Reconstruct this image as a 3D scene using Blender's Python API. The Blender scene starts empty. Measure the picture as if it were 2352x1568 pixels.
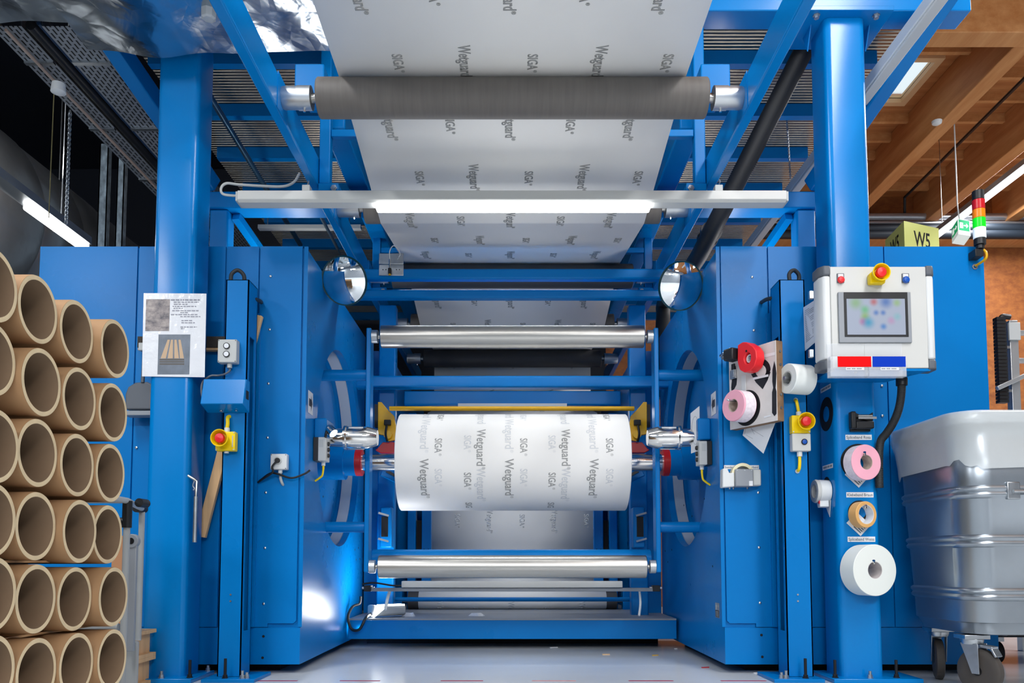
import bpy, bmesh, math, random
from mathutils import Vector, Matrix
random.seed(7)
V = Vector
scene = bpy.context.scene
COL = scene.collection
PI = math.pi
# ------------------------------------------------------------------ camera model of the photograph (2352 x 1568)
F, CX, YH, H, P = 1850.0, 1177.0, 1288.0, 0.62, 0.0654
C0 = YH - F*math.tan(P)
SP, CP = math.sin(P), math.cos(P)
def ray(px, py):
    a = (px-CX)/F; b = (C0-py)/F
    return V((a, CP-b*SP, SP+b*CP))
def W(px, py, Y):
    r = ray(px, py); t = Y/r.y
    return V((r.x*t, Y, H+r.z*t))
def WX(px, py, X):
    r = ray(px, py); t = X/r.x
    return V((X, r.y*t, H+r.z*t))
def WZ(px, py, Z):
    r = ray(px, py); t = (Z-H)/r.z
    return V((r.x*t, r.y*t, Z))
def Xat(px, Y, py=1100): return W(px, py, Y).x
def Zat(py, Y): return W(CX, py, Y).z

# ------------------------------------------------------------------ materials
def lin(c):
    if isinstance(c, str):
        c = c.lstrip('#'); c = [int(c[i:i+2], 16)/255 for i in (0, 2, 4)]
        c = [x/12.92 if x <= .04045 else ((x+.055)/1.055)**2.4 for x in c]
    return (c[0], c[1], c[2], 1)
MATS = {}
def mat(name, col, rough=.5, metal=0., var=0., vscale=6., bump=0., bscale=60., emit=0., alpha=1., trans=0., spec=.5, coat=0., stretch=None, ior=1.45):
    if name in MATS: return MATS[name]
    m = bpy.data.materials.new(name); m.use_nodes = True
    nt = m.node_tree; b = nt.nodes['Principled BSDF']
    c = lin(col)
    b.inputs['Base Color'].default_value = c
    b.inputs['Roughness'].default_value = rough
    b.inputs['Metallic'].default_value = metal
    b.inputs['Specular IOR Level'].default_value = spec
    b.inputs['IOR'].default_value = ior
    b.inputs['Alpha'].default_value = alpha
    b.inputs['Transmission Weight'].default_value = trans
    b.inputs['Coat Weight'].default_value = coat
    b.inputs['Coat Roughness'].default_value = .12
    if emit:
        b.inputs['Emission Color'].default_value = c
        b.inputs['Emission Strength'].default_value = emit
    if var or bump:
        tc = nt.nodes.new('ShaderNodeTexCoord'); mp = nt.nodes.new('ShaderNodeMapping')
        nt.links.new(tc.outputs['Object'], mp.inputs['Vector'])
        if stretch: mp.inputs['Scale'].default_value = stretch
    if var:
        n = nt.nodes.new('ShaderNodeTexNoise'); n.inputs['Scale'].default_value = vscale; n.inputs['Detail'].default_value = 5
        nt.links.new(mp.outputs['Vector'], n.inputs['Vector'])
        r = nt.nodes.new('ShaderNodeValToRGB')
        r.color_ramp.elements[0].position = .3; r.color_ramp.elements[1].position = .72
        r.color_ramp.elements[0].color = tuple(max(0, x*(1-var)) for x in c[:3])+(1,)
        r.color_ramp.elements[1].color = tuple(min(1, x*(1+var)) for x in c[:3])+(1,)
        nt.links.new(n.outputs['Fac'], r.inputs['Fac']); nt.links.new(r.outputs['Color'], b.inputs['Base Color'])
        mr = nt.nodes.new('ShaderNodeMapRange'); mr.inputs['To Min'].default_value = max(.02, rough*.85); mr.inputs['To Max'].default_value = min(1, rough*1.2)
        nt.links.new(n.outputs['Fac'], mr.inputs['Value']); nt.links.new(mr.outputs['Result'], b.inputs['Roughness'])
    if bump:
        n2 = nt.nodes.new('ShaderNodeTexNoise'); n2.inputs['Scale'].default_value = bscale; n2.inputs['Detail'].default_value = 3
        nt.links.new(mp.outputs['Vector'], n2.inputs['Vector'])
        bp = nt.nodes.new('ShaderNodeBump'); bp.inputs['Strength'].default_value = bump; bp.inputs['Distance'].default_value = .01
        nt.links.new(n2.outputs['Fac'], bp.inputs['Height']); nt.links.new(bp.outputs['Normal'], b.inputs['Normal'])
    MATS[name] = m
    return m
BLUE_C = (0.0, .168, .49)
BLUE = mat('blue_powder_coat', BLUE_C, .28, var=.03, vscale=2, bump=.02, bscale=220, spec=.22)
BLUEG = mat('blue_gloss_paint', (0.0, .19, .54), .2, var=.03, vscale=2, bump=.015, bscale=120, spec=.35)
STEEL = mat('brushed_steel', '#b4b2ad', .3, 1)
CHROME = mat('polished_chrome', '#e4e2de', .12, 1)
MACH = mat('machined_steel', '#dcdad6', .27, 1)
ZINC = mat('zinc_plated', '#b9bec2', .32, 1, var=.1, vscale=20)
ALU = mat('anodised_aluminium', '#c4c8ca', .38, .9)
RUBG = mat('grey_rubber_sleeve', '#66615c', .55, var=.1, vscale=5, stretch=(14, 1, 1))
RUBD = mat('dark_rubber_sleeve', '#3a3a3c', .5, var=.08, vscale=5)
BLACK = mat('black_plastic', '#15171a', .42)
BLACKM = mat('black_matt', '#0c0f14', .7)
HOSE = mat('black_ribbed_hose', '#2b2e30', .5)
PAPER = mat('white_membrane', '#e9e7e2', .5, var=.015, vscale=5, bump=.02, bscale=30)
INK = mat('grey_print', '#9a9a97', .6)
INKF = mat('faint_grey_print', '#cfd0d0', .6)
WHITE = mat('white_plastic', '#d3d6d6', .35)
OFFW = mat('light_grey_enamel', '#c6c7c3', .32)
GREYP = mat('grey_plastic', '#b7bab8', .4)
DGREY = mat('dark_grey_plastic', '#5a5f66', .45)
MGREY = mat('mid_grey_plastic', '#8b9096', .4)
YEL = mat('yellow_plastic', '#f2cf00', .35)
YELP = mat('yellow_paint', '#d8a300', .35, var=.08)
RED = mat('red_plastic', '#e0242b', .35)
REDD = mat('red_paint', '#b51a20', .35)
SHEET = mat('white_paper', '#dfe1e4', .45)
LAMI = mat('laminated_paper', '#dcdee2', .12, bump=.35, bscale=18, coat=.6)
CARD = mat('cardboard_tube', '#a07c57', .75, var=.07, vscale=5)
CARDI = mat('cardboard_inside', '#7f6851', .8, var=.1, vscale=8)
CARDE = mat('cardboard_cut_edge', '#cbb793', .8, var=.08, vscale=30)
PINE = mat('pine_wood', '#e0b582', .6, var=.14, vscale=4, stretch=(8, 8, 1))
PLY = mat('plywood_edge', '#7d6148', .7, var=.2, vscale=20)
PINK = mat('pink_tape', '#eda9bb', .5)
TAN = mat('tan_tape', '#d9a766', .45)
CLEART = mat('clear_white_tape', '#e2e6e2', .3)
BLUEB = mat('blue_button', '#0b4fa8', .3)
LED = mat('led_diffuser', '#ffffff', .4, emit=14.)
LEDS = mat('led_diffuser_soft', '#f4f8ff', .4, emit=2.6)

# ------------------------------------------------------------------ mesh builder
_txt = {}
def text_geo(s):
    if s in _txt: return _txt[s]
    cu = bpy.data.curves.new('tmp', 'FONT'); cu.body = s; cu.size = 1; cu.resolution_u = 3; cu.fill_mode = 'FRONT'; cu.offset = (.0 if '®' in s else .016)
    ob = bpy.data.objects.new('tmp', cu); COL.objects.link(ob)
    dg = bpy.context.evaluated_depsgraph_get(); me = bpy.data.meshes.new_from_object(ob.evaluated_get(dg))
    vs = [v.co.copy() for v in me.vertices]; fs = [tuple(p.vertices) for p in me.polygons]
    bpy.data.objects.remove(ob); bpy.data.curves.remove(cu); bpy.data.meshes.remove(me)
    x0 = min(v.x for v in vs); x1 = max(v.x for v in vs)
    vs = [V((v.x-x0, v.y, 0)) for v in vs]
    _txt[s] = (vs, fs, x1-x0)
    return _txt[s]
def frame_of(d):
    d = d.normalized(); u = V((0, 0, 1)) if abs(d.z) < .9 else V((1, 0, 0))
    a = d.cross(u).normalized(); return a, d.cross(a).normalized(), d
def smooth_path(pts, k=6):
    pts = [V(p) for p in pts]
    if len(pts) < 3: return pts
    out = []
    for i in range(len(pts)-1):
        p0 = pts[max(i-1, 0)]; p1 = pts[i]; p2 = pts[i+1]; p3 = pts[min(i+2, len(pts)-1)]
        for j in range(k):
            t = j/k
            out.append(.5*((2*p1)+(p2-p0)*t+(2*p0-5*p1+4*p2-p3)*t*t+(3*p1-p0-3*p2+p3)*t**3))
    out.append(pts[-1]); return out
class MB:
    def __init__(s, M=None): s.v = []; s.f = []; s.mi = []; s.M = M; s.cur = 0
    def add(s, vs, fs):
        n = len(s.v)
        s.v += [(s.M @ V(v)) if s.M else V(v) for v in vs]
        s.f += [tuple(i+n for i in f) for f in fs]; s.mi += [s.cur]*len(fs); return s
    def m(s, i): s.cur = i; return s
    def box(s, x0, x1, y0, y1, z0, z1):
        x0, x1 = min(x0, x1), max(x0, x1); y0, y1 = min(y0, y1), max(y0, y1); z0, z1 = min(z0, z1), max(z0, z1)
        return s.add([(x0, y0, z0), (x1, y0, z0), (x1, y1, z0), (x0, y1, z0), (x0, y0, z1), (x1, y0, z1), (x1, y1, z1), (x0, y1, z1)],
                     [(0, 3, 2, 1), (4, 5, 6, 7), (0, 1, 5, 4), (1, 2, 6, 5), (2, 3, 7, 6), (3, 0, 4, 7)])
    def prism(s, pts, vec):
        pts = [V(p) for p in pts]; vec = V(vec); n = len(pts)
        nn = V((0, 0, 0))
        for i in range(n): nn += pts[i].cross(pts[(i+1) % n])
        if nn.dot(vec) < 0: pts = pts[::-1]
        vs = pts+[p+vec for p in pts]
        return s.add(vs, [tuple(range(n-1, -1, -1)), tuple(range(n, 2*n))]+[(i, (i+1) % n, n+(i+1) % n, n+i) for i in range(n)])
    def lathe(s, o, d, prof, n=28, cap=True):
        o = V(o); a, b, d = frame_of(V(d)); vs = []; fs = []
        for h, r in prof:
            for i in range(n):
                t = 2*PI*i/n; vs.append(o+d*h+(a*math.cos(t)+b*math.sin(t))*max(r, 1e-5))
        for k in range(len(prof)-1):
            for i in range(n):
                j = (i+1) % n; fs.append((k*n+i, k*n+j, (k+1)*n+j, (k+1)*n+i))
        if cap and prof[0] != prof[-1]:
            if prof[0][1] > 1e-4: fs.append(tuple(range(n-1, -1, -1)))
            if prof[-1][1] > 1e-4: fs.append(tuple((len(prof)-1)*n+i for i in range(n)))
        return s.add(vs, fs)
    def cyl(s, p0, p1, r, n=24, r1=None):
        p0 = V(p0); p1 = V(p1); L = (p1-p0).length
        return s.lathe(p0, p1-p0, [(0, r), (L, r if r1 is None else r1)], n)
    def tube(s, p0, p1, ro, ri, n=40):
        p0 = V(p0); p1 = V(p1); L = (p1-p0).length
        return s.lathe(p0, p1-p0, [(0, ri), (0, ro), (L, ro), (L, ri), (0, ri)], n)
    def sweep(s, pts, r, n=8, k=6, sm=True):
        pts = smooth_path(pts, k) if sm else [V(p) for p in pts]
        vs = []; fs = []; a = None
        for i, p in enumerate(pts):
            d = (pts[min(i+1, len(pts)-1)]-pts[max(i-1, 0)]).normalized()
            if a is None: a, b, _ = frame_of(d)
            else:
                a = (a-d*a.dot(d)).normalized(); b = d.cross(a)
            for j in range(n):
                t = 2*PI*j/n; vs.append(p+(a*math.cos(t)+b*math.sin(t))*r)
        for i in range(len(pts)-1):
            for j in range(n):
                q = (j+1) % n; fs.append((i*n+j, i*n+q, (i+1)*n+q, (i+1)*n+j))
        fs.append(tuple(range(n-1, -1, -1))); fs.append(tuple((len(pts)-1)*n+i for i in range(n)))
        return s.add(vs, fs)
    def bar(s, p0, p1, w, h, up=(0, 0, 1)):
        p0 = V(p0); p1 = V(p1); d = (p1-p0).normalized(); a = d.cross(V(up)).normalized(); b = a.cross(d)
        q = [p0+a*x*w/2+b*y*h/2 for x, y in ((-1, -1), (1, -1), (1, 1), (-1, 1))]
        return s.prism(q, p1-p0)
    def sph(s, c, r, sx=1, sy=1, sz=1, n=16):
        c = V(c); vs = []; fs = []; m = n//2
        for i in range(m+1):
            th = PI*i/m
            for j in range(n):
                ph = 2*PI*j/n
                vs.append(c+V((r*sx*math.sin(th)*math.cos(ph), r*sy*math.sin(th)*math.sin(ph), r*sz*math.cos(th))))
        for i in range(m):
            for j in range(n):
                q = (j+1) % n; fs.append((i*n+j, (i+1)*n+j, (i+1)*n+q, i*n+q))
        return s.add(vs, fs)
    def text(s, t, o, xd, yd, cap, width=None, center=True):
        vs, fs, w = text_geo(t); k = cap/.69; o = V(o); xd = V(xd).normalized(); yd = V(yd).normalized()
        kx = (width/w) if width else k
        off = w/2 if center else 0
        return s.add([o+xd*((v.x-off)*kx)+yd*(v.y*k-(cap/2 if center else 0)) for v in vs], fs)
    def build(s, name, mats, parent=None, bevel=0, bseg=2, smooth=True, origin=None, solid=0, ang=35):
        if not isinstance(mats, (list, tuple)): mats = [mats]
        if parent is not None: o = V(parent['_o'])
        elif origin is not None: o = V(origin)
        else:
            xs = [v.x for v in s.v]; ys = [v.y for v in s.v]; zs = [v.z for v in s.v]
            o = V(((min(xs)+max(xs))/2, (min(ys)+max(ys))/2, min(zs)))
        me = bpy.data.meshes.new(name); me.from_pydata([v-o for v in s.v], [], s.f); me.update()
        for mm in mats: me.materials.append(mm)
        me.polygons.foreach_set('material_index', s.mi)
        bm = bmesh.new(); bm.from_mesh(me); bmesh.ops.recalc_face_normals(bm, faces=bm.faces[:]) if not getattr(s, 'keep', False) else None
        bm.to_mesh(me); bm.free()
        if smooth:
            me.polygons.foreach_set('use_smooth', [True]*len(me.polygons)); me.set_sharp_from_angle(angle=math.radians(ang))
        ob = bpy.data.objects.new(name, me); COL.objects.link(ob)
        if parent is not None: ob.parent = parent
        else: ob.location = o
        ob['_o'] = list(o)
        if solid:
            md = ob.modifiers.new('solid', 'SOLIDIFY'); md.thickness = solid; md.offset = 0
        if bevel:
            md = ob.modifiers.new('bevel', 'BEVEL'); md.width = bevel; md.segments = bseg; md.limit_method = 'ANGLE'; md.angle_limit = math.radians(40)
            md.harden_normals = False
        return ob
def tag(o, label, cat, group=None, kind='thing'):
    o['label'] = label; o['category'] = cat; o['kind'] = kind
    if group: o['group'] = group
    return o
def thing(name, label, cat, loc, group=None):
    o = bpy.data.objects.new(name, None); COL.objects.link(o); o.location = V(loc); o['_o'] = list(V(loc)); o.empty_display_size = .1
    return tag(o, label, cat, group)
def struct(name, mb, m, **k):
    o = mb.build(name, m, **k); o['kind'] = 'structure'; return o
def plabel(o, l): o['label'] = l; return o
def frameM(o, u, v, n):
    """local (a,b,c) -> o + a*u + b*v + c*n"""
    u = V(u).normalized(); v = V(v).normalized(); n = V(n).normalized(); o = V(o)
    return Matrix(((u.x, v.x, n.x, o.x), (u.y, v.y, n.y, o.y), (u.z, v.z, n.z, o.z), (0, 0, 0, 1)))
# ------------------------------------------------------------------ camera
cam = bpy.data.cameras.new('camera'); co = bpy.data.objects.new('camera', cam); COL.objects.link(co)
cam.sensor_fit = 'HORIZONTAL'; cam.sensor_width = 36; cam.lens = 36*F/2352; cam.clip_start = .05; cam.clip_end = 200
cam.shift_x = (1176-CX)/2352; cam.shift_y = (C0-784)/2352
co.location = (0, 0, H); co.rotation_euler = (PI/2+P, 0, 0); scene.camera = co

# ------------------------------------------------------------------ setting materials
def floor_mat():
    m = mat('epoxy_floor', '#c9cfd3', .16, var=.05, vscale=1.3, spec=.5)
    return m
def osb_mat(name, c1, c2, sc):
    m = bpy.data.materials.new(name); m.use_nodes = True; nt = m.node_tree; b = nt.nodes['Principled BSDF']
    tc = nt.nodes.new('ShaderNodeTexCoord'); mp = nt.nodes.new('ShaderNodeMapping'); mp.inputs['Scale'].default_value = sc
    n = nt.nodes.new('ShaderNodeTexNoise'); n.inputs['Scale'].default_value = 1; n.inputs['Detail'].default_value = 8; n.inputs['Roughness'].default_value = .65
    r = nt.nodes.new('ShaderNodeValToRGB'); r.color_ramp.elements[0].position = .32; r.color_ramp.elements[1].position = .68
    r.color_ramp.elements[0].color = lin(c1); r.color_ramp.elements[1].color = lin(c2)
    for a, q in ((tc.outputs['Object'], mp.inputs['Vector']), (mp.outputs['Vector'], n.inputs['Vector']), (n.outputs['Fac'], r.inputs['Fac']), (r.outputs['Color'], b.inputs['Base Color'])): nt.links.new(a, q)
    b.inputs['Roughness'].default_value = .6
    return m
OSB = osb_mat('strand_board', '#7d441f', '#a5642f', (9, 9, 14))
WOODC = osb_mat('spruce_ceiling_boards', '#a0602f', '#c0804a', (1.2, 14, 6))
GLULAM = osb_mat('glulam_spruce', '#b87840', '#d39a62', (8, 1.0, 10))
SHADEW = mat('shade_dark_panel', '#0a1220', .7)  # left walls and ceiling: shade under the mezzanine put into the colour
FLOOR = floor_mat()

CEIL = 5.72; WB = 11.0
struct('floor', MB().box(-9, 11, -5, WB+.1, -.1, 0), FLOOR, smooth=False)
struct('wall_back', MB().box(1.2, 11, WB, WB+.15, 0, CEIL), OSB, smooth=False)
struct('wall_left', MB().box(-9, 1.2, WB-.8, WB+.15, 0, CEIL), SHADEW, smooth=False)
WALLF = osb_mat('hall_wall_boards', '#858d96', '#98a0a8', (2, 2, 3))
struct('wall_front', MB().box(-9, 11, -5.15, -5, 0, CEIL), WALLF, smooth=False)
struct('wall_right', MB().box(11, 11.15, -5, WB, 0, CEIL), WALLF, smooth=False)
struct('wall_left_side', MB().box(-9.15, -9, -5, WB, 0, CEIL), SHADEW, smooth=False)
# ceiling with a skylight opening
sx0, sx1 = 3.55, 4.38; sy0, sy1 = WZ(2150, 127, CEIL).y, WZ(2060, 238, CEIL).y
cb = MB()
cb.box(1.2, sx0, -5, WB, CEIL, CEIL+.12).box(sx1, 11, -5, WB, CEIL, CEIL+.12).box(sx0, sx1, -5, sy0, CEIL, CEIL+.12).box(sx0, sx1, sy1, WB, CEIL, CEIL+.12)
struct('ceiling', cb, WOODC, smooth=False)
struct('ceiling_left', MB().box(-9, 1.2, 2.0, WB, CEIL, CEIL+.12), SHADEW, smooth=False)
struct('ceiling_front', MB().box(-9, 1.2, -5, 2.0, CEIL, CEIL+.12), mat('pale_ceiling_panel', '#b9bcc0', .6), smooth=False)
w = MB()
for a in ((sx0, sx0+.07, sy0, sy1), (sx1-.07, sx1, sy0, sy1), (sx0+.07, sx1-.07, sy0, sy0+.07), (sx0+.07, sx1-.07, sy1-.07, sy1)): w.box(*a, CEIL-.03, CEIL+.06)
win = struct('window_1', w, mat('pale_window_wood', '#d9b184', .5), smooth=False)
g = MB().box(sx0+.07, sx1-.07, sy0+.07, sy1-.07, CEIL+.02, CEIL+.03).build('pane', mat('skylight_glass', '#e8f3f6', .25, trans=1., ior=1.1), win); plabel(g, 'pale glass pane of the skylight')
# glulam roof beams along the hall and joists between them
def roof_beam(x, w, z0, y0, y1):
    struct('roof_beam', MB().box(x, x+w, y0, y1, z0, CEIL), GLULAM, bevel=.008)
roof_beam(4.52, .17, 5.24, 6.96, WB); roof_beam(5.62, .17, 5.24, 6.96, WB); roof_beam(3.36, .17, 5.24, 6.96, WB); roof_beam(6.72, .17, 5.24, 6.96, WB)
struct('roof_beam', MB().box(2.2, 9, 6.74, 6.95, 5.22, CEIL), GLULAM, bevel=.008)
struct('roof_beam', MB().box(1.3, 9, WB-.28, WB, 4.99, 5.06), GLULAM, bevel=.005)
for px_, a, b_ in ((4.69, 4.69, 5.62), (5.79, 5.79, 6.72), (3.53, 3.53, 4.52)):
    for k in range(9):
        y = 7.2+k*.42
        if a == 3.53 and sy0-.1 < y < sy1+.05: continue
        if y < WB-.1: struct('roof_joist', MB().box(a, b_, y, y+.05, CEIL-.1, CEIL), GLULAM, smooth=False)
# ceiling conduit, pipes on the back wall
def single(name, mb, m, label, cat, group=None, **k): return tag(mb.build(name, m, **k), label, cat, group)
PIPE = mat('galvanised_pipe', '#c3c7cd', .3, .8)
pz = Zat(498, WB-.3)
single('wall_pipe', MB().cyl((1.0, WB-.3, pz), (9, WB-.3, pz), .05), PIPE, 'thick galvanised pipe running along the rear timber wall, topmost', 'pipe')
pz2 = Zat(512, WB-.3); single('wall_pipe', MB().cyl((1.0, WB-.3, pz2), (9, WB-.3, pz2), .028), PIPE, 'thin galvanised pipe just under the thick pipe on the rear wall', 'pipe')
for q, (yy, rr, lab) in enumerate(((524, .06, 'upper dark pipe of the pair on the rear timber wall'), (538, .06, 'lower dark pipe of the pair on the rear timber wall'))):
    zz = Zat(yy, WB-.42); single('dark_pipe', MB().cyl((1.0, WB-.42, zz), (9, WB-.42, zz), rr), mat('dark_insulated_pipe', '#1d2630', .5), lab, 'pipe')
p1 = WZ(2353, 180, CEIL-.5); p2 = W(2078, 453, WB-.5); 
single('ceiling_conduit', MB().sweep([p1+(p1-p2).normalized()*.6, p1, p2, W(2078, 490, WB-.3)], .018, sm=False), BLACK, 'black conduit running diagonally under the timber ceiling', 'conduit')
p1 = W(2352, 438, WB-.6); p2 = W(2343, 455, WB-.4)
single('ceiling_conduit', MB().sweep([p1+V((.5, -.5, .1)), p1, p2, W(2343, 490, WB-.3)], .018, sm=False), BLACK, 'short black conduit bend at the right edge of the rear wall', 'conduit')
sd = W(2152, 287, 7.9)
t = thing('smoke_detector', 'small white smoke detector under the timber beam', 'smoke detector', sd)
MB().lathe(sd, (0, 0, 1), [(0, .02), (.015, .045), (.04, .05)]).build('body', WHITE, t)
# hall lights
def strip_light(name, label, x, z, y0, y1, w=.07, m=LEDS, lit=None):
    t = thing(name, label, 'strip light', (x, (y0+y1)/2, z))
    MB().box(x-w/2, x+w/2, y0, y1, z+.02, z+.075).build('housing', ALU, t)
    a, b_ = lit or (y0, y1)
    MB().box(x-w/2+.008, x+w/2-.008, a+.01, b_-.01, z-.012, z+.021).build('diffuser', m, t, bevel=.01)
    for y in (y0+.3, y1-.3): MB().cyl((x, y, z+.075), (x, y, CEIL), .004, 6).build('suspension_wire', ZINC, t)
    return t
strip_light('strip_light', 'long lit strip light hanging under the timber ceiling at right', 4.98, 4.42, 6.0, 9.4, .09)
lx = WX(100, 500, -3.1)
strip_light('strip_light', 'bright strip light beside the foil duct at upper left', -3.1, lx.z, 3.4, WX(193, 563, -3.1).y, .11, LED, lit=(WX(66, 478, -3.1).y, WX(193, 563, -3.1).y))

# ------------------------------------------------------------------ foil ducts
def foil_mat():
    m = bpy.data.materials.new('aluminium_foil'); m.use_nodes = True; nt = m.node_tree; b = nt.nodes['Principled BSDF']
    b.inputs['Base Color'].default_value = lin('#b3bdc5'); b.inputs['Metallic'].default_value = 1; b.inputs['Roughness'].default_value = .24
    tc = nt.nodes.new('ShaderNodeTexCoord')
    n1 = nt.nodes.new('ShaderNodeTexNoise'); n1.inputs['Scale'].default_value = 3; n1.inputs['Detail'].default_value = 4; n1.inputs['Distortion'].default_value = .6
    n2 = nt.nodes.new('ShaderNodeTexVoronoi'); n2.inputs['Scale'].default_value = 7; n2.feature = 'DISTANCE_TO_EDGE'
    ma = nt.nodes.new('ShaderNodeMath'); ma.operation = 'MULTIPLY_ADD'; ma.inputs[1].default_value = .35
    bp = nt.nodes.new('ShaderNodeBump'); bp.inputs['Strength'].default_value = .38; bp.inputs['Distance'].default_value = .04
    nt.links.new(tc.outputs['Object'], n1.inputs['Vector']); nt.links.new(tc.outputs['Object'], n2.inputs['Vector'])
    nt.links.new(n2.outputs['Distance'], ma.inputs[0]); nt.links.new(n1.outputs['Fac'], ma.inputs[2])
    nt.links.new(ma.outputs['Value'], bp.inputs['Height']); nt.links.new(bp.outputs['Normal'], b.inputs['Normal'])
    return m
FOIL = foil_mat()
def foil_box(x0, x1, y0, y1, z0, z1, sag, seed):
    """wrinkled wrap: subdivided box surface pushed about"""
    r = random.Random(seed); mb = MB(); nx, ny, nz = 36, 22, 10
    ph = [r.uniform(0, 6) for _ in range(8)]
    def disp(x, y, z):
        return .010*math.sin(6*x+ph[0]+3*y)+.004*math.sin(17*x-11*y+ph[1])+.003*math.sin(23*y+7*x+ph[2]+z*9)
    def pt(x, y, z, n):
        ex = min(1, min(x-x0, x1-x)/.12+.25); 
        d = disp(x, y, z)+sag*(math.sin(5*x+ph[3])*.5+math.sin(11*x+ph[4])*.3)*(1 if z < (z0+z1)/2 else 0)
        return V((x, y, z))+V(n)*d
    def grid(fn, a, b_, n):
        vs = [fn(i/a, j/b_) for i in range(a+1) for j in range(b_+1)]
        fs = [(i*(b_+1)+j, (i+1)*(b_+1)+j, (i+1)*(b_+1)+j+1, i*(b_+1)+j+1) for i in range(a) for j in range(b_)]
        mb.add(vs, fs)
    L = lambda a, b_, t: a+(b_-a)*t
    grid(lambda s, t: pt(L(x0, x1, s), L(y0, y1, t), z0, (0, 0, -1)), nx, ny, 0)
    grid(lambda s, t: pt(L(x0, x1, s), y1, L(z0, z1, t), (0, 0, -1) if t == 0 else (0, 1, 0)), nx, nz, 0)
    grid(lambda s, t: pt(L(x0, x1, s), y0, L(z0, z1, t), (0, 0, -1) if t == 0 else (0, -1, 0)), nx, nz, 0)
    grid(lambda s, t: pt(L(x0, x1, s), L(y0, y1, t), z1, (0, 0, 1)), nx, ny, 0)
    grid(lambda s, t: pt(x0, L(y0, y1, s), L(z0, z1, t), (0, 0, -1) if t == 0 else (-1, 0, 0)), ny, nz, 0)
    grid(lambda s, t: pt(x1, L(y0, y1, s), L(z0, z1, t), (0, 0, -1) if t == 0 else (1, 0, 0)), ny, nz, 0)
    bm_merge = mb; return mb
yd = 4.12; zd = Zat(122, yd)
single('foil_duct', foil_box(Xat(205, yd, 70), Xat(765, yd, 110), 3.2, yd, zd, zd+.5, .03, 3), FOIL, 'large wrinkled foil-wrapped duct in front of the left post top', 'duct', ang=80)
zd2 = Zat(66, yd)
single('foil_duct', foil_box(-3.6, Xat(212, yd, 40), 3.2, yd-.04, zd2, zd2+.4, .01, 8), FOIL, 'smooth foil duct section at the top left corner of the hall', 'duct', ang=80)
# big round insulated duct at far left
cx, cz, cr = -4.75, 3.45, .88
ZINC_R = ZINC
dm = MB()
prof = []
y = 2.2
while y < 9.6:
    prof += [(y-2.2, cr), (y-2.2+.55, cr+.012), (y-2.2+.6, cr-.006)]; y += .62
dm.lathe((cx, 2.2, cz), (0, 1, 0), prof, 48)
rd = single('round_duct', dm, mat('dull_foil_jacket', '#c3cad0', .3, .92, var=.12, vscale=3, bump=.6, bscale=6), 'huge round foil-insulated duct receding along the left side', 'duct')
rm = MB()
for y_ in (3.4, 5.8, 8.2): rm.cyl((cx, y_, cz+cr-.02), (cx, y_, CEIL), .008, 8)
rm.build('hanger_rods', ZINC_R, rd)
# ------------------------------------------------------------------ cable trays, hangers, chain
def tray_mat():
    m = bpy.data.materials.new('perforated_tray_steel'); m.use_nodes = True; nt = m.node_tree; b = nt.nodes['Principled BSDF']
    b.inputs['Metallic'].default_value = .6; b.inputs['Roughness'].default_value = .45
    tc = nt.nodes.new('ShaderNodeTexCoord'); mp = nt.nodes.new('ShaderNodeMapping'); mp.inputs['Rotation'].default_value = (0, 0, PI/2)
    br = nt.nodes.new('ShaderNodeTexBrick'); br.inputs['Scale'].default_value = 1
    br.inputs['Color1'].default_value = (.01, .012, .015, 1); br.inputs['Color2'].default_value = (.01, .012, .015, 1); br.inputs['Mortar'].default_value = lin('#9aa0a8')
    br.inputs['Brick Width'].default_value = .062; br.inputs['Row Height'].default_value = .026; br.inputs['Mortar Size'].default_value = .0085; br.inputs['Mortar Smooth'].default_value = .1
    nt.links.new(tc.outputs['Object'], mp.inputs['Vector']); nt.links.new(mp.outputs['Vector'], br.inputs['Vector']); nt.links.new(br.outputs['Color'], b.inputs['Base Color'])
    return m
TRAY = tray_mat()
zt = 3.52
def cable_tray(x0, x1, label):
    t = thing('cable_tray', label, 'cable tray', ((x0+x1)/2, 6.2, zt))
    MB().box(x0, x1, 4.2, 9.5, zt, zt+.003).build('tray_bed', TRAY, t, smooth=False)
    for x in (x0, x1-.004): MB().box(x, x+.004, 4.2, 9.5, zt+.003, zt+.07).build('side_rail', ZINC, t, smooth=False)
    for k in range(7): MB().box(x0, x1, 4.5+k*.72, 4.53+k*.72, zt-.012, zt-.0005).build('cross_strut', ZINC, t, smooth=False)
cable_tray(-2.56, -2.34, 'wide perforated cable tray nearest the left post')
cable_tray(-2.84, -2.67, 'narrow perforated cable tray further left beside dark pipe')
single('tray_pipe', MB().cyl((-2.62, 4.2, zt+.01), (-2.62, 9.5, zt+.01), .03), BLACK, 'thick black pipe running between the two cable trays', 'pipe')
single('tray_pipe', MB().cyl((-2.578, 4.2, zt+.02), (-2.578, 9.5, zt+.02), .012), mat('dark_blue_cable', '#1c3350', .4), 'thin dark blue pipe beside the wide cable tray', 'pipe')
single('tray_pipe', MB().cyl((-2.755, 4.2, zt-.02), (-2.755, 9.5, zt-.02), .009), mat('copper_toned_cable', '#b09a8c', .4), 'thin pale cable running under the narrow cable tray', 'cable')
PERF = mat('perforated_strut', '#8494a0', .5, .5, var=.5, vscale=22, stretch=(1, 1, .6))
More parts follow.
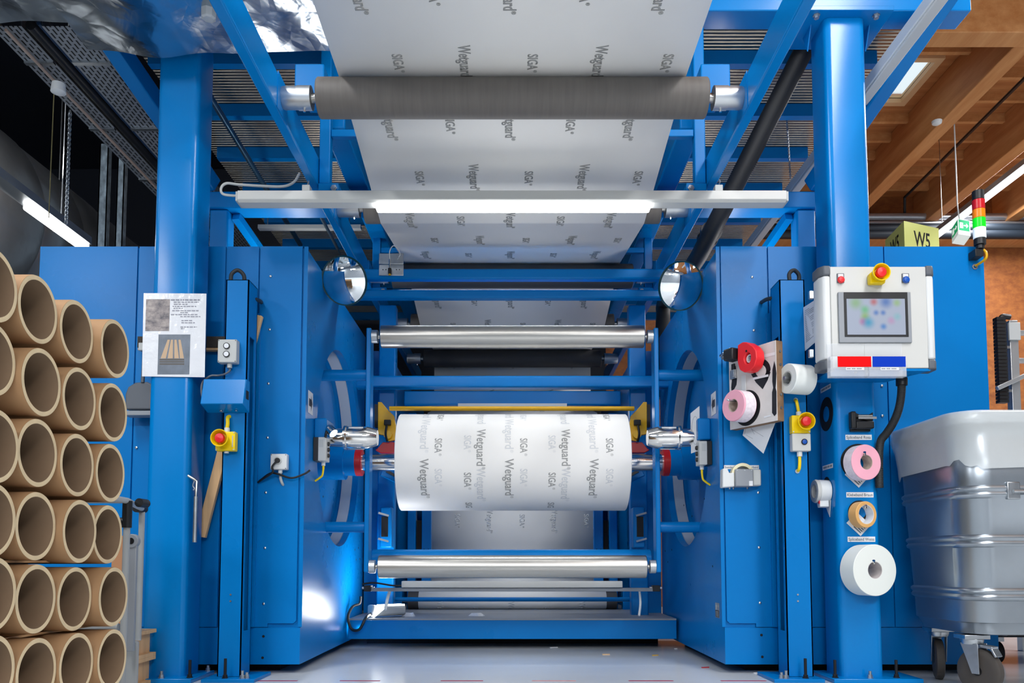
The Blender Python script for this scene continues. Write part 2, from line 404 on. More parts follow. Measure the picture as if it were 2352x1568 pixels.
for (a, b_, lab) in ((222, 250, 'perforated steel hanger channel, left one of the pair behind the post'), (264, 288, 'perforated steel hanger channel, right one of the pair behind the post')):
    pa = W(a, 560, 7.0); pb = W(b_, 330, 7.0)
    h = MB().box(pa.x, pb.x, 7.0, 7.004, 2.0, pb.z).box(pa.x, pa.x+.01, 7.0, 7.06, 2.0, pb.z).box(pb.x-.01, pb.x, 7.0, 7.06, 2.0, pb.z)
    single('hanger_channel', h, PERF, lab, 'channel')
ch = MB(); 
for k in range(46):
    c = W(161-k*.2, 258+k*5.6, 5.0); d = V((.010, 0, 0)) if k % 2 else V((0, .010, 0))
    ring = [c+d*math.cos(2*PI*j/8)+V((0, 0, .017))*math.sin(2*PI*j/8) for j in range(9)]
    ch.sweep(ring, .003, 5, sm=False)
single('hanging_chain', ch, ZINC, 'steel chain hanging from the narrow cable tray at left', 'chain')
single('hanging_wire', MB().cyl(W(124, 215, 4.9), W(112, 500, 4.9), .003, 6), mat('dull_brass_wire', '#6d6640', .5), 'thin yellowish wire hanging left of the steel chain', 'wire')
c = W(134, 212, 4.4)
single('ceiling_sensor', MB().lathe(c, (0, 0, -1), [(-.05, .035), (0, .04), (.01, .02)]), WHITE, 'small round white sensor under the narrow cable tray', 'sensor')
# ------------------------------------------------------------------ steel platform above the machine
DECK = mat('ribbed_deck_sheet', '#aa9f90', .3, .9, var=.15, vscale=5)
def deck_mat():
    m = DECK; nt = m.node_tree; b = nt.nodes['Principled BSDF']
    tc = nt.nodes.new('ShaderNodeTexCoord'); wv = nt.nodes.new('ShaderNodeTexWave'); wv.bands_direction = 'Y'; wv.inputs['Scale'].default_value = 10; wv.inputs['Distortion'].default_value = .3
    bp = nt.nodes.new('ShaderNodeBump'); bp.inputs['Strength'].default_value = .9; bp.inputs['Distance'].default_value = .02
    nt.links.new(tc.outputs['Object'], wv.inputs['Vector']); nt.links.new(wv.outputs['Fac'], bp.inputs['Height']); nt.links.new(bp.outputs['Normal'], b.inputs['Normal'])
deck_mat()
ZB = 3.61
plat = thing('steel_platform', 'blue steel mezzanine platform above the machine with ribbed deck', 'platform', (0, 6, ZB))
for k in range(10):
    y = 4.67+.57*k
    MB().box(-2.2, 2.2, y, y+.055, ZB, ZB+.085).build('purlin', BLUE, plat, smooth=False)
MB().box(-2.26, 2.26, 4.3, 9.8, ZB+.0855, ZB+.13).build('deck', DECK, plat, smooth=False)
for s in (-1, 1):
    MB().bar((s*2.33, 4.12, ZB+.05), (s*1.95, 5.08, 3.04), .10, .11).build('brace', BLUE, plat, bevel=.008)
    MB().box(s*.94, s*1.07, 4.37, 9.0, 3.04, ZB-.001).build('inner_beam', BLUE, plat, bevel=.01)
MB().box(-2.4, 2.5, 4.2, 4.36, ZB, ZB+.3).build('cross_beam', BLUEG, plat, bevel=.006)
yb = 5.03
MB().box(-1.97, 1.97, yb, yb+.16, 2.88, 2.99).build('cross_beam', BLUE, plat, bevel=.008)
for s in (-1, 1):
    MB().box(s*1.83, s*1.95, yb+.02, yb+.14, 2.371, 2.879).build('stub_post', BLUE, plat, bevel=.01)
    MB().bar((s*1.80, yb+.08, 2.86), (s*1.55, 6.4, 2.42), .05, .05).build('brace', BLUE, plat)
# tie rods under the platform (left) and black hose (right)
t = single('tie_rod', MB().cyl(W(483, 222, 4.6), W(690, 562, 6.6), .019), mat('dark_steel_rod', '#3d5f78', .3, .7), 'dark steel rod running diagonally under the platform at left', 'rod')
t = single('tie_rod', MB().cyl(W(722, 468, 5.0), W(775, 570, 6.2), .012).cyl(W(775, 570, 6.2), W(786, 596, 6.5), .006), mat('steel_turnbuckle', '#6d8496', .3, .8), 'slim steel turnbuckle rod beside the left overhead rail', 'rod')
HA, HB, HC_, HD = W(1850, 108, 4.55), W(1640, 520, 5.0), W(1592, 608, 5.5), W(1528, 690, 6.5)
t = thing('black_hose', 'thick black hose running along the right side under the platform', 'hose', HB)
MB().sweep([HA, HA.lerp(HB, .4), HB, HC_, HD, HD+V((-.01, .05, -.12)), HD+V((-.02, .06, -.4)), HD+V((-.02, .06, -.8))], .058, 18).build('hose', mat('black_hose_rubber', '#1c1d1f', .55), t)
dd = (HC_-HB).normalized()
for k in (.05, .13): MB().tube(HB+dd*k, HB+dd*(k+.03), .068, .057).build('clamp', BLACK, t)
# white strip light along the right side of platform
strip = thing('strip_light', 'unlit white strip light running past the right post', 'strip light', (2.06, 5.4, 3.32))
MB().box(2.03, 2.10, 3.4, 7.1, 3.32, 3.39).build('housing', WHITE, strip, bevel=.006)
MB().box(2.035, 2.095, 3.45, 7.05, 3.305, 3.32).build('diffuser', OFFW, strip, bevel=.006)
# small chains / wires under the platform
ch = MB()
for k in range(40):
    c = W(1806+k*.25, 255+k*4, 5.3); d = V((.006, 0, 0)) if k % 2 else V((0, .006, 0))
    ch.sweep([c+d*math.cos(2*PI*j/6)+V((0, 0, .012))*math.sin(2*PI*j/6) for j in range(7)], .002, 4, sm=False)
single('hanging_chain', ch, ZINC, 'thin steel chain hanging beside the right post', 'chain')
lp = W(590, 527, 6.9)
t = thing('strip_light', 'slim unlit tube light under the platform behind the left rail', 'strip light', lp)
a, b_ = W(592, 524, 6.0), W(828, 524, 6.0)
MB().box(a.x, b_.x, 6.0, 6.05, a.z, a.z+.03).build('housing', GREYP, t)
for px_ in (615, 803): MB().cyl(W(px_, 522, 6.02), W(px_, 500, 6.02)+V((0, 0, .1)), .004, 6).build('suspension_wire', ZINC, t)
# ------------------------------------------------------------------ support posts
GALV = mat('galvanised_bolt', '#aeb4b8', .35, .9)
def rrect(x0, x1, y0, y1, r, n=6):
    pts = []
    for cx_, cy_, a0 in ((x1-r, y1-r, 0), (x0+r, y1-r, 90), (x0+r, y0+r, 180), (x1-r, y0+r, 270)):
        for k in range(n+1):
            a = math.radians(a0+90*k/n); pts.append((cx_+r*math.cos(a), cy_+r*math.sin(a)))
    return pts
def loft(mb, loops, cap=True):
    n = len(loops[0]); vs = [V(p) for l in loops for p in l]; fs = []
    for k in range(len(loops)-1):
        for i in range(n):
            j = (i+1) % n; fs.append((k*n+i, k*n+j, (k+1)*n+j, (k+1)*n+i))
    if cap: fs.append(tuple(range(n-1, -1, -1))); fs.append(tuple((len(loops)-1)*n+i for i in range(n)))
    return mb.add(vs, fs)
def rpost(x0, x1, y0, y1, z0, z1, r):
    l = rrect(x0, x1, y0, y1, r)
    return loft(MB(), [[(x, y, z0) for x, y in l], [(x, y, z1) for x, y in l]])
def bolt(p, h, t, stud=True):
    m = MB().lathe(p, (0, 0, 1), [(0, .016), (.004, .016), (.004, .012), (.016, .012), (.018, .009)], 6)
    if stud: m.cyl(V(p)+V((0, 0, .017)), V(p)+V((0, 0, h)), .0075, 10)
    return m.build('anchor_bolt', BLACKM if h > .05 else GALV, t, smooth=False)
PY0, PY1 = 4.22, 4.445
def support_post(s, label):
    xa, xb = s*1.705, s*1.93
    t = thing('support_post', label, 'post', ((xa+xb)/2, 4.33, 0))
    x0, x1 = min(xa, xb), max(xa, xb)
    rpost(x0, x1, PY0, PY1, .021, 3.584, .035).build('shaft', BLUEG, t, ang=20)
    MB().box(x0-(.16 if s < 0 else .07), x1+(.07 if s < 0 else .16), 4.14, 4.47, 0, .022).build('base_plate', BLUEG, t, bevel=.003)
    MB().box(x0-.13, x1+.13, 4.16, 4.50, 3.585, 3.609).build('top_plate', BLUEG, t, bevel=.002)
    for x in (x0-.05, x1+.05):
        MB().prism([(x-.003, 4.28, 3.585), (x-.003, 4.34, 3.47), (x-.003, 4.40, 3.585)], (.006, 0, 0)).build('gusset', BLUEG, t, smooth=False)
        MB().lathe((x, 4.20, 3.5845), (0, 0, -1), [(0, .02), (.005, .02), (.005, .014), (.02, .014)], 6).build('flange_bolt', GALV, t, smooth=False)
    for x, y, h in ((x0-.045, 4.19, .09), (x0+.13, 4.18, .035), (x1+.045, 4.19, .09), (x1+.045, 4.44, .03)): bolt((x, y, .022), h, t)
    return t
support_post(-1, 'left blue steel support post carrying the laminated notice')
support_post(1, 'right blue steel support post carrying the tape rolls and operator panel')
def control_column(s, label):
    xf0, xf1 = (Xat(509, 4.25), Xat(562, 4.25)) if s < 0 else (Xat(1800, 4.25), Xat(1858, 4.25))
    y0, y1 = 4.25, 4.40; ztop = Zat(642, 4.25); sl = Zat(1448, 4.3)
    t = thing('control_column', label, 'column', ((xf0+xf1)/2, 4.32, 0))
    inner = xf1 if s < 0 else xf0; outer = xf0 if s < 0 else xf1
    # channel section open towards the machine side, closed at the top and the foot
    m = MB()
    m.box(xf0, xf1, y0, y0+.006, .02, ztop)                       # front web
    m.box(outer, outer-s*-.006*(1), y0, y1, .02, ztop) if False else m.box(min(outer, outer-s*.006), max(outer, outer-s*.006), y0, y1, .02, ztop)
    m.box(xf0, xf1, y1-.006, y1, .02, ztop)
    a, b_ = min(inner, inner+s*.006), max(inner, inner+s*.006)
    m.box(a, b_, y0, y1, .02, sl); m.box(a, b_, y0, y1, ztop-.30, ztop)
    m.box(a, b_, y0, y0+.035, sl, ztop-.3); m.box(a, b_, y1-.035, y1, sl, ztop-.3)
    m.box(xf0, xf1, y0, y1, ztop-.004, ztop)
    m.build('housing', BLUE, t, smooth=False)
    MB().box(min(xf0, xf1)-(.05 if s < 0 else .10), max(xf0, xf1)+(.10 if s < 0 else .025), 4.16, 4.45, 0, .018).build('base_plate', BLUE, t, bevel=.002)
    for x, h in ((outer-s*.06, .10), (inner-s*.05, .03)): bolt((x, 4.2, .018), h, t)
    bolt((inner-s*.03, 4.19, .018), .04, t)
    for zz in (Zat(1365, 4.25), Zat(1380, 4.25)): MB().cyl((inner+s*.06, y0, zz), (inner+s*.06, y0-.004, zz), .005, 10).build('screw', ZINC, t)
    # black hose loops at the top
    px_ = 543 if s < 0 else 1827
    c = W(px_, 640, 4.33)
    MB().sweep([c+V((-.03, 0, -.02)), c+V((-.03, .01, .03)), c+V((0, .02, .055)), c+V((.03, .03, .03)), c+V((.03, .04, -.02))], .011, 10).build('cable_loop', HOSE, t)
    q = (W(582, 686, 4.36), W(595, 690, 4.42), W(600, 694, 4.49)) if s < 0 else (W(1786, 683, 4.36), W(1762, 687, 4.42), W(1749, 694, 4.49))
    MB().sweep(q, .011, 10).build('cable_elbow', HOSE, t)
    return t
lc = control_column(-1, 'left blue control column carrying yellow emergency stop and grey push-button box')
rc = control_column(1, 'right blue control column carrying the tool board and yellow emergency stop')

# ------------------------------------------------------------------ machine cabinets
CY0, CY1 = 4.50, 6.36
XI = 1.178; RX = .16
DCY = 5.47; DCZ = Zat(1031, 5.47); DR = .665
RINGM = mat('grey_ring_band', '#aab4c0', .4)
def cabinet(s, label):
    xo = s*(-Xat(72, CY0)) if s < 0 else Xat(2279, CY0)
    xo = -abs(xo) if s < 0 else abs(xo)
    ztop = Zat(566, CY0); z0 = .05
    t = thing('machine_cabinet', label, 'machine cabinet', ((xo+s*XI)/2, 5.2, 0))
    xin = s*(XI+RX)
    MB().box(min(xo, xin), max(xo, xin), CY0+.012, CY1, z0, ztop-.006).build('body', BLUE, t, smooth=False)
    # inner side plate with a big round opening
    m = MB(); n = 72; circ = [(DCY+DR*math.cos(2*PI*i/n), DCZ+DR*math.sin(2*PI*i/n)) for i in range(n)]
    outer = []
    for i in range(n):
        a = 2*PI*i/n; dx, dz = math.cos(a), math.sin(a); k = 1e9
        if dx > 1e-6: k = min(k, (CY1-DCY)/dx) 
        if dx < -1e-6: k = min(k, (CY0+.012-DCY)/dx)
        if dz > 1e-6: k = min(k, (ztop-.006-DCZ)/dz)
        if dz < -1e-6: k = min(k, (z0-DCZ)/dz)
        outer.append([DCY+dx*k, DCZ+dz*k])
    for cy_, cz_ in ((CY1, ztop-.006), (CY0+.012, ztop-.006), (CY0+.012, z0), (CY1, z0)):
        i = min(range(n), key=lambda q: (outer[q][0]-cy_)**2+(outer[q][1]-cz_)**2); outer[i] = [cy_, cz_]
    vs = [(s*XI, y, z) for y, z in circ]+[(s*XI, y, z) for y, z in outer]+[(xin, y, z) for y, z in circ]+[(xin, y, z) for y, z in outer]
    fs = []
    for i in range(n):
        j = (i+1) % n
        fs += [(i, j, n+j, n+i), (i, 2*n+i, 2*n+j, j), (n+i, n+j, 3*n+j, 3*n+i)]
    m.add(vs, fs).build('inner_side_plate', BLUE, t)
    MB().lathe((s*(XI+.045), DCY, DCZ), (s, 0, 0), [(0, DR-.001), (0, DR-.012), (.075, DR-.012), (.075, DR-.001), (0, DR-.001)], 72).build('ring_band', RINGM, t)
    MB().cyl((xin-s*.001, DCY, DCZ), (xin-s*.012, DCY, DCZ), DR-.02, 64).build('turret_disc', BLUE, t)
    # front panels
    zp = Zat(1441, CY0)
    if s < 0:
        edges = [(72, 300), (304, 506), (510, 584), (588, 686), (690, 699)]
    else:
        edges = [(1653, 1661), (1664, 1771), (1775, 1897), (1901, 2044), (2047, 2279)]
    # neighbouring panels separated by shadow gaps; door panel has a stepped lower corner
    for a, b_ in edges:
        xa, xb = Xat(a, CY0), Xat(b_, CY0)
        if (a, b_) in ((588, 686), (1664, 1771)):
            zl = Zat(1431, CY0)
            xm = Xat(621, CY0) if s < 0 else Xat(1730, CY0)
            if s < 0: poly = [(xa, zp+.004), (xm, zp+.004), (xm, zl), (xb-.015, zl), (xb, zl+.015), (xb, ztop), (xa, ztop)]
            else: poly = [(xb, zp+.004), (xm, zp+.004), (xm, zl), (xa+.015, zl), (xa, zl+.015), (xa, ztop), (xb, ztop)]
            d = MB().prism([(x, CY0-.003, z) for x, z in poly], (0, .015, 0)).build('door', BLUE, t, smooth=False)
            # the folded edge standing proud of the door
            xe = (xa if s < 0 else xb); zt_ = Zat(722, CY0)
            MB().box(xe-.012, xe+.012, CY0-.022, CY0-.0035, zp+.005, zt_).build('folded_edge', BLUE, d, smooth=False)
        else:
            MB().box(xa, xb, CY0, CY0+.012, zp+.004, ztop).build('front_panel', BLUE, t, smooth=False)
    MB().box(min(xo, s*XI), max(xo, s*XI), CY0+.001, CY0+.012, z0, zp).build('plinth', BLUE, t, smooth=False)
    MB().box(min(xo, s*XI)+.15, max(xo, s*XI)-.15, CY0+.15, CY1-.1, 0, z0).build('plinth_frame', BLACKM, t, smooth=False)
    pts = [(622, 635), (620, 757), (617, 881), (615, 1005), (611, 1131), (609, 1258), (606, 1386), (314, 1028)] if s < 0 else \
          [(1727, 637), (1731, 759), (1741, 1131), (1743, 1257), (1745, 1384), (2025, 886), (2026, 955), (1735, 990)]
    for x, y in pts:
        c = W(x, y, CY0); MB().lathe((c.x, CY0-.004, c.z), (0, -1, 0), [(0, .0075), (.003, .007), (.005, .003)], 12).build('screw', ZINC, t)
    hp = [(605, 1461), (603, 1510)] if s < 0 else [(1749, 1458), (1751, 1508)]
    for x, y in hp:
        c = W(x, y, CY0); MB().lathe((c.x, CY0+.0005, c.z), (0, -1, 0), [(0, .0075), (.001, .0075)], 12).build('hole', BLACKM, t)
    if s < 0: # holes on the inner plate
        hs = [(815, 1262), (823, 1258), (818, 1285), (826, 1283), (742, 1140), (752, 1255)]
    else:
        hs = [(1528, 1265), (1534, 1290), (1543, 1262), (1571, 1160), (1590, 1185), (1618, 1145), (1637, 1300)]
    for x, y in hs:
        c = WX(x, y, s*XI); MB().lathe((s*XI-s*.0003, c.y, c.z), (-s, 0, 0), [(0, .007), (.001, .007)], 10).build('hole', BLACKM, t)
    # hub in the opening
    hz_ = Zat(1060, 5.5)
    MB().lathe((xin-s*.012, 5.55, hz_), (-s, 0, 0), [(0, .12), (.17, .12), (.17, .092), (.245, .092)], 40).build('hub', BLUE, t)
    MB().lathe((xin-s*.257, 5.55, hz_), (-s, 0, 0), [(0, .0925), (.0, .093), (.04, .093), (.045, .086)], 40).build('hub_ring', REDD, t)
    return t
cabL = cabinet(-1, 'left blue machine cabinet with round opening behind the left post')
cabR = cabinet(1, 'right blue machine cabinet with round opening behind the right post')

# ------------------------------------------------------------------ winder frame bars and rollers
PLX = .93
def end_plate(s, label):
    t = thing('end_plate', label, 'frame plate', (s*PLX, 5.1, Zat(1314, 5.06)))
    za, zb = Zat(1314, 5.04), Zat(752, 5.04)
    MB().box(s*PLX, s*(PLX-.03), 5.04, 5.15, za, zb).build('plate', BLUE, t, bevel=.006)
    for y_, r in ((860, .036), (1210, .034)):
        z = Zat(y_, 5.08); MB().cyl((s*(XI+RX-.012), 5.10, z), (s*PLX, 5.10, z), r, 28).build('cross_tube', BLUE, t)
    return t
end_plate(-1, 'left narrow vertical blue plate holding the bright steel rollers')
end_plate(1, 'right narrow vertical blue plate holding the bright steel rollers')
def steel_roller(py, label):
    z = Zat(py, 5.06); xa, xb = Xat(871, 5.06), Xat(1483, 5.06)
    t = thing('steel_roller', label, 'roller', (0, 5.08, z))
    MB().lathe((xa, 5.08, z), (1, 0, 0), [(0, .02), (0, .068), (.004, .0715), (xb-xa-.004, .0715), (xb-xa, .068), (xb-xa, .02)], 48).build('shell', STEEL, t)
    for s, x in ((-1, xa), (1, xb)):
        MB().cyl((x, 5.08, z), (s*(PLX-.03), 5.08, z), .014, 16).build('shaft', STEEL, t)
        MB().lathe((s*(PLX-.031), 5.08, z), (-s, 0, 0), [(0, .042), (.036, .042), (.038, .039)], 28).build('collar', ALU, t)
    return t
steel_roller(771, 'bright steel roller above the paper roll between the blue plates')
steel_roller(1301, 'bright steel roller below the paper roll near the floor')

# overhead web path and rollers
RR = .0875
RZ = 2.731
RC = [(3.553, RZ), (4.71, RZ), (5.83, RZ-.01), (6.94, RZ-.04), (7.95, RZ-.09)]
path = []
th = math.radians(8.7)
path.append((.3, 2.90)); path.append((1.9, 2.86)); path.append((2.9, 2.835))
for i, (yc, zc) in enumerate(RC):
    sgn = 1 if i % 2 == 0 else -1
    a0, a1 = (-th if i else -.01, th if i < 4 else math.radians(95))
    for k in range(9 if i < 4 else 14):
        a = a0+(a1-a0)*k/(8 if i < 4 else 13)
        path.append((yc+(RR+.002)*math.sin(a)*1, zc+sgn*(RR+.002)*math.cos(a)) if sgn > 0 else (yc+(RR+.002)*math.sin(a), zc-(RR+.002)*math.cos(a)))
path += [(8.04, 2.3), (7.95, 2.12), (7.44, 2.0), (7.4, 1.95), (7.4, 1.5), (7.4, .9)]
lr = (6.86, Zat(1378, 6.85)); 
path += [(7.38, .5)]
for k in range(13):
    a = math.radians(75+200*k/12); path.append((lr[0]+.077*math.cos(a), lr[1]+.077*math.sin(a)))
path += [(7.2, .15)]
WW = .79
cum = [0]
for i in range(1, len(path)): cum.append(cum[-1]+math.dist(path[i], path[i-1]))
def web_at(d):
    d = max(0, min(d, cum[-1]-1e-6))
    i = max(k for k in range(len(cum)) if cum[k] <= d); i = min(i, len(path)-2)
    f = (d-cum[i])/(cum[i+1]-cum[i]); a, b_ = path[i], path[i+1]
    y = a[0]+(b_[0]-a[0])*f; z = a[1]+(b_[1]-a[1])*f
    t = V((0, b_[0]-a[0], b_[1]-a[1])).normalized()
    return V((0, y, z)), t
web = thing('paper_web', 'white membrane web running overhead across the rollers and down behind', 'paper web', (0, 5, 2.8))
m = MB(); NX = 2
for y, z in path: m.v += [V((-WW, y, z)), V((WW, y, z))]
for i in range(len(path)-1): m.f.append((2*i, 2*i+1, 2*i+3, 2*i+2)); m.mi.append(0)
m.keep = True; m.m(1); webm = m
def web_text(mb, s, d0, x, cap, length):
    web_word(mb, s.rstrip('®'), d0, x, cap, length*(.85 if s[-1] == '®' else .95)); q = length*(.88 if s[-1] == '®' else .97)
    web_word(mb, '®', d0+q, x+cap*.28, cap*.36, cap*.36)
def web_word(mb, s, d0, x, cap, length):
    vs, fs, w = text_geo(s); kx = length/w; ky = cap/.69
    out = []
    for v in vs:
        p, t = web_at(d0+v.x*kx); n = V((0, t.z, -t.y))
        out.append(p+n*.0016+V((x+v.y*ky-cap/2, 0, 0)))
    mb.add(out, fs)
row = 0; d = .04
while d < cum[-1]-.35:
    p, _ = web_at(d); webm.m(1 if p.z > 2.2 else 2)
    off = 0 if row % 2 == 0 else -.198
    for k in range(-2, 4):
        x = -.01+off+k*.595
        if -.74 < x < .74: web_text(webm, 'Wetguard', d, x, .052, .225)
        x = -.01+off+k*.595+.2975
        if -.74 < x < .74: web_text(webm, 'SIGA®', d+.06, x, .044, .125)
    row += 1; d += .425
webm.build('sheet', [PAPER, INK, INKF], web, ang=60, solid=.0012)

def bearing_roller(i, label, core):
    yc, zc = RC[i]
    t = thing('guide_roller', label, 'roller', (0, yc, zc))
    L = .885
    MB().lathe((-L, yc, zc), (1, 0, 0), [(0, .02), (0, RR-.004), (.005, RR), (2*L-.005, RR), (2*L, RR-.004), (2*L, .02)], 56).build('sleeve', core, t)
    for s in (-1, 1):
        MB().cyl((s*L, yc, zc), (s*.915, yc, zc), .022, 20).build('shaft', STEEL, t)
        b = MB().lathe((s*.915, yc, zc), (s, 0, 0), [(0, .045), (.002, .053), (.065, .053), (.065, .05), (.128, .05), (.137, .046)], 32).build('bearing_housing', ALU, t)
        MB().cyl((s*.95, yc, zc-.053), (s*.95, yc, zc-.066), .006, 8).build('grease_nipple', CHROME, b)
    return t
bearing_roller(0, 'front dark grey rubber guide roller under the overhead web', RUBG)
bearing_roller(1, 'guide roller above the web behind the long lit lamp', RUBG)
bearing_roller(2, 'dark guide roller partly hidden behind the two blue cross bars', RUBD)
bearing_roller(3, 'guide roller hidden above the web behind the upper steel roller', RUBG)
bearing_roller(4, 'far black guide roller visible under the upper steel roller', RUBD)
# overhead rails
def overhead_rail(s, label):
    t = thing('overhead_rail', label, 'steel rail', (s*1.08, 5, 2.65))
    MB().box(s*1.053, s*1.105, 2.2, 9.2, 2.65, 2.81).build('rail', BLUEG, t, bevel=.008)
    for yc in (3.553, 4.71, 5.83, 6.94):
        MB().box(s*1.05, s*1.053, yc-.075, yc+.075, 2.645, 2.815).build('bearing_plate', BLUE, t)
    MB().box(s*.90, s*1.04, 3.70, 3.80, 2.815, 2.99).build('bracket_box', BLUE, t, bevel=.006)
    MB().box(s*.92, s*1.02, 3.805, 3.92, 2.87, 3.0).build('bracket_box', BLUE, t, bevel=.006)
    for yc in (4.24, 5.9):
        MB().box(s*.99, s*1.05, yc, yc+.06, 2.66, 3.55).build('hanger', BLUE, t, bevel=.006)
        MB().box(s*.94, s*1.052, yc-.01, yc+.07, 2.60, 2.66).build('hanger_foot', BLUE, t, bevel=.006)
        MB().box(s*.84, s*.989, yc+.01, yc+.05, 2.93, 2.97).build('tie_bar', BLUE, t, bevel=.004)
        MB().lathe((s*.965, yc-.0105, 2.63), (0, -1, 0), [(0, .018), (.004, .018), (.004, .012), (.014, .012)], 6).build('bolt', GALV, t, smooth=False)
    return t
overhead_rail(-1, 'left overhead blue rail carrying the guide roller bearings')
overhead_rail(1, 'right overhead blue rail carrying the guide roller bearings')
# cross bars between rails near the mirrors
def cross_bar(y0_, y1_, Y, x0, x1, label, d=.06):
    za, zb = Zat(y1_, Y), Zat(y0_, Y)
    m = MB().box(Xat(x0, Y, y0_), Xat(x1, Y, y0_), Y, Y+d, za, zb)
    return single('cross_bar', m, BLUE, label, 'cross bar', bevel=.012)
cross_bar(616, 640, 5.25, 836, 1530, 'upper blue cross bar between the two convex mirrors', .07)
cross_bar(664, 684, 5.3, 806, 1545, 'lower blue cross bar just under the upper one between the mirrors', .07)
cross_bar(862, 889, 6.0, 700, 1640, 'wide blue cross beam behind the upper steel roller', .1)
# machine back frame
mf = thing('winder_machine', 'blue inner machine frame behind the paper roll', 'machine frame', (0, 7, 0))
for s in (-1, 1):
    MB().box(s*1.17, s*1.0, 6.365, 9.0, .05, 2.3).build('side_frame', BLUE, mf, smooth=False)
    MB().box(s*.90, s*1.03, 6.12, 6.22, .05, 2.6).build('upright', BLUE, mf, bevel=.01)
    MB().box(s*.83, s*.90, 6.9, 7.0, .05, 1.9).build('upright', BLUE, mf, bevel=.008)
    MB().box(s*.70, s*.78, 6.92, 7.0, .05, 1.8).build('upright', BLUE, mf, bevel=.005)
    MB().box(s*.783, s*.825, 6.95, 7.0, .5, .97).build('cable_slot', BLACKM, mf, smooth=False)
    for zz in (.72, .52):
        for xx in (.722, .758): MB().lathe((s*xx, 6.92, zz), (0, -1, 0), [(0, .006), (.001, .006)], 10).build('hole', BLACKM, mf)
    MB().box(s*.985, s*.90, 5.99, 6.12, .72, 1.02).build('guard_box', BLUE, mf, bevel=.008)
    MB().box(s*.975, s*.925, 5.985, 5.99, .80, .95).build('guard_opening', BLACKM, mf, smooth=False)
    for zz in (.775, .965): MB().bar((s*.99, 5.93, zz+.01), (s*.92, 5.97, zz-.01), .012, .014).build('grip_bar', ALU, mf)
MB().box(-.9, .9, 6.6, 6.7, Zat(930, 6.6), Zat(897, 6.6)).build('cross_beam', BLUE, mf, bevel=.01)
MB().box(-1.0, 1.0, 8.9, 9.0, .05, 2.2).build('back_panel', BLUE, mf, smooth=False)
MB().box(-.9, .9, 7.6, 7.65, Zat(925, 7.6), Zat(900, 7.6)).build('rear_beam', BLUE, mf, bevel=.01)
MB().box(-.45, .45, 6.58, 6.6, Zat(935, 6.58), Zat(926, 6.58)).build('scraper_strip', WHITE, mf)
for s in (-1, 1):  # linkage under the hub
    MB().bar((s*.98, 6.0, Zat(1085, 6.0)), (s*.72, 6.05, Zat(1122, 6.0)), .04, .05).build('linkage', BLUE, mf, bevel=.004)
    MB().bar((s*.94, 5.98, Zat(1082, 6.0)), (s*.80, 6.0, Zat(1105, 6.0)), .03, .02).build('chain_link', BLACK, mf)
    MB().box(s*.78, s*.76, 6.0, 6.05, Zat(1125, 6), Zat(1080, 6)).build('stay', BLUE, mf)
    c = V((s*.74, 6.0, Zat(1112, 6.0))); MB().cyl(c, c+V((0, -.02, 0)), .015, 12).build('valve', RED, mf)

# ------------------------------------------------------------------ the paper roll on its shaft
RY, RZc, RRr = 5.55, Zat(1058, 5.45), .333
xa, xb = Xat(914, 5.4), Xat(1443, 5.4)
roll = thing('paper_roll', 'big white membrane roll with grey print in the centre', 'paper roll', (0, RY, RZc-RRr))
m = MB().lathe((xa, RY, RZc), (1, 0, 0), [(0, .085), (0, RRr-.004), (.004, RRr), (xb-xa-.004, RRr), (xb-xa, RRr-.004), (xb-xa, .085), (0, .085)], 96)
MB().lathe((xa-.001, RY, RZc), (1, 0, 0), [(0, .06), (0, .0845), (xb-xa+.002, .0845), (xb-xa+.002, .06), (0, .06)], 40).build('core', CARD, roll)
MB().cyl((-(XI-.03), RY, RZc), (XI-.03, RY, RZc), .0595, 40).build('shaft', CHROME, roll)
def roll_text(mb, s, px_, py0, cap, length):
    phi0 = math.asin(max(-1, min(1, (1058-py0)/112.))); sg = s[-1] == '®'
    roll_word(mb, s.rstrip('®'), px_, phi0, cap, length*(.85 if sg else .95), 0)
    if sg or s == 'Wetguard': roll_word(mb, '®', px_, phi0-length*(.88 if sg else .97)/RRr, cap*.36, cap*.36, cap*.28)
def roll_word(mb, s, px_, phi, cap, length, dx):
    x = Xat(px_, RY-RRr*.9)+dx
    vs, fs, w = text_geo(s); kx = length/w; ky = cap/.69; R = RRr+.0008
    mb.add([V((x+v.y*ky-cap/2, RY-R*math.cos(phi-v.x*kx/R), RZc+R*math.sin(phi-v.x*kx/R))) for v in vs], fs)
m.m(1)
class _F:
    def add(s, v_, f_): m.m(2); m.add(v_, f_); m.m(1)
mf2 = _F()
for c in (975, 1170, 1364):
    roll_text(m, 'Wetguard', c, 1063, .056, .275); roll_text(mf2, 'Wetguard', c, 968, .056, .275); roll_text(mf2, 'uard', c, 948, .056, .13)
for c in (1105, 1300):
    roll_text(m, 'Wetguard', c, 995, .056, .275); roll_text(mf2, 'dguard', c, 950, .056, .19); roll_text(mf2, 'Wetguard', c, 1082, .056, .25)
for c in (1007, 1203, 1400):
    roll_text(m, 'SIGA®', c, 1017, .046, .12); roll_text(m if c != 1203 else mf2, 'SIGA®', c, 952, .042, .12); roll_text(mf2, 'SIGA®', c, 1085, .046, .12)
for c in (1074, 1268):
    roll_text(m, 'SIGA®', c, 1093, .046, .12); roll_text(mf2, 'SIGA®', c, 1010, .046, .12); roll_text(m, 'SIG', c, 1155, .042, .08)
m.build('wound_sheet', [PAPER, INK, INKF], roll)
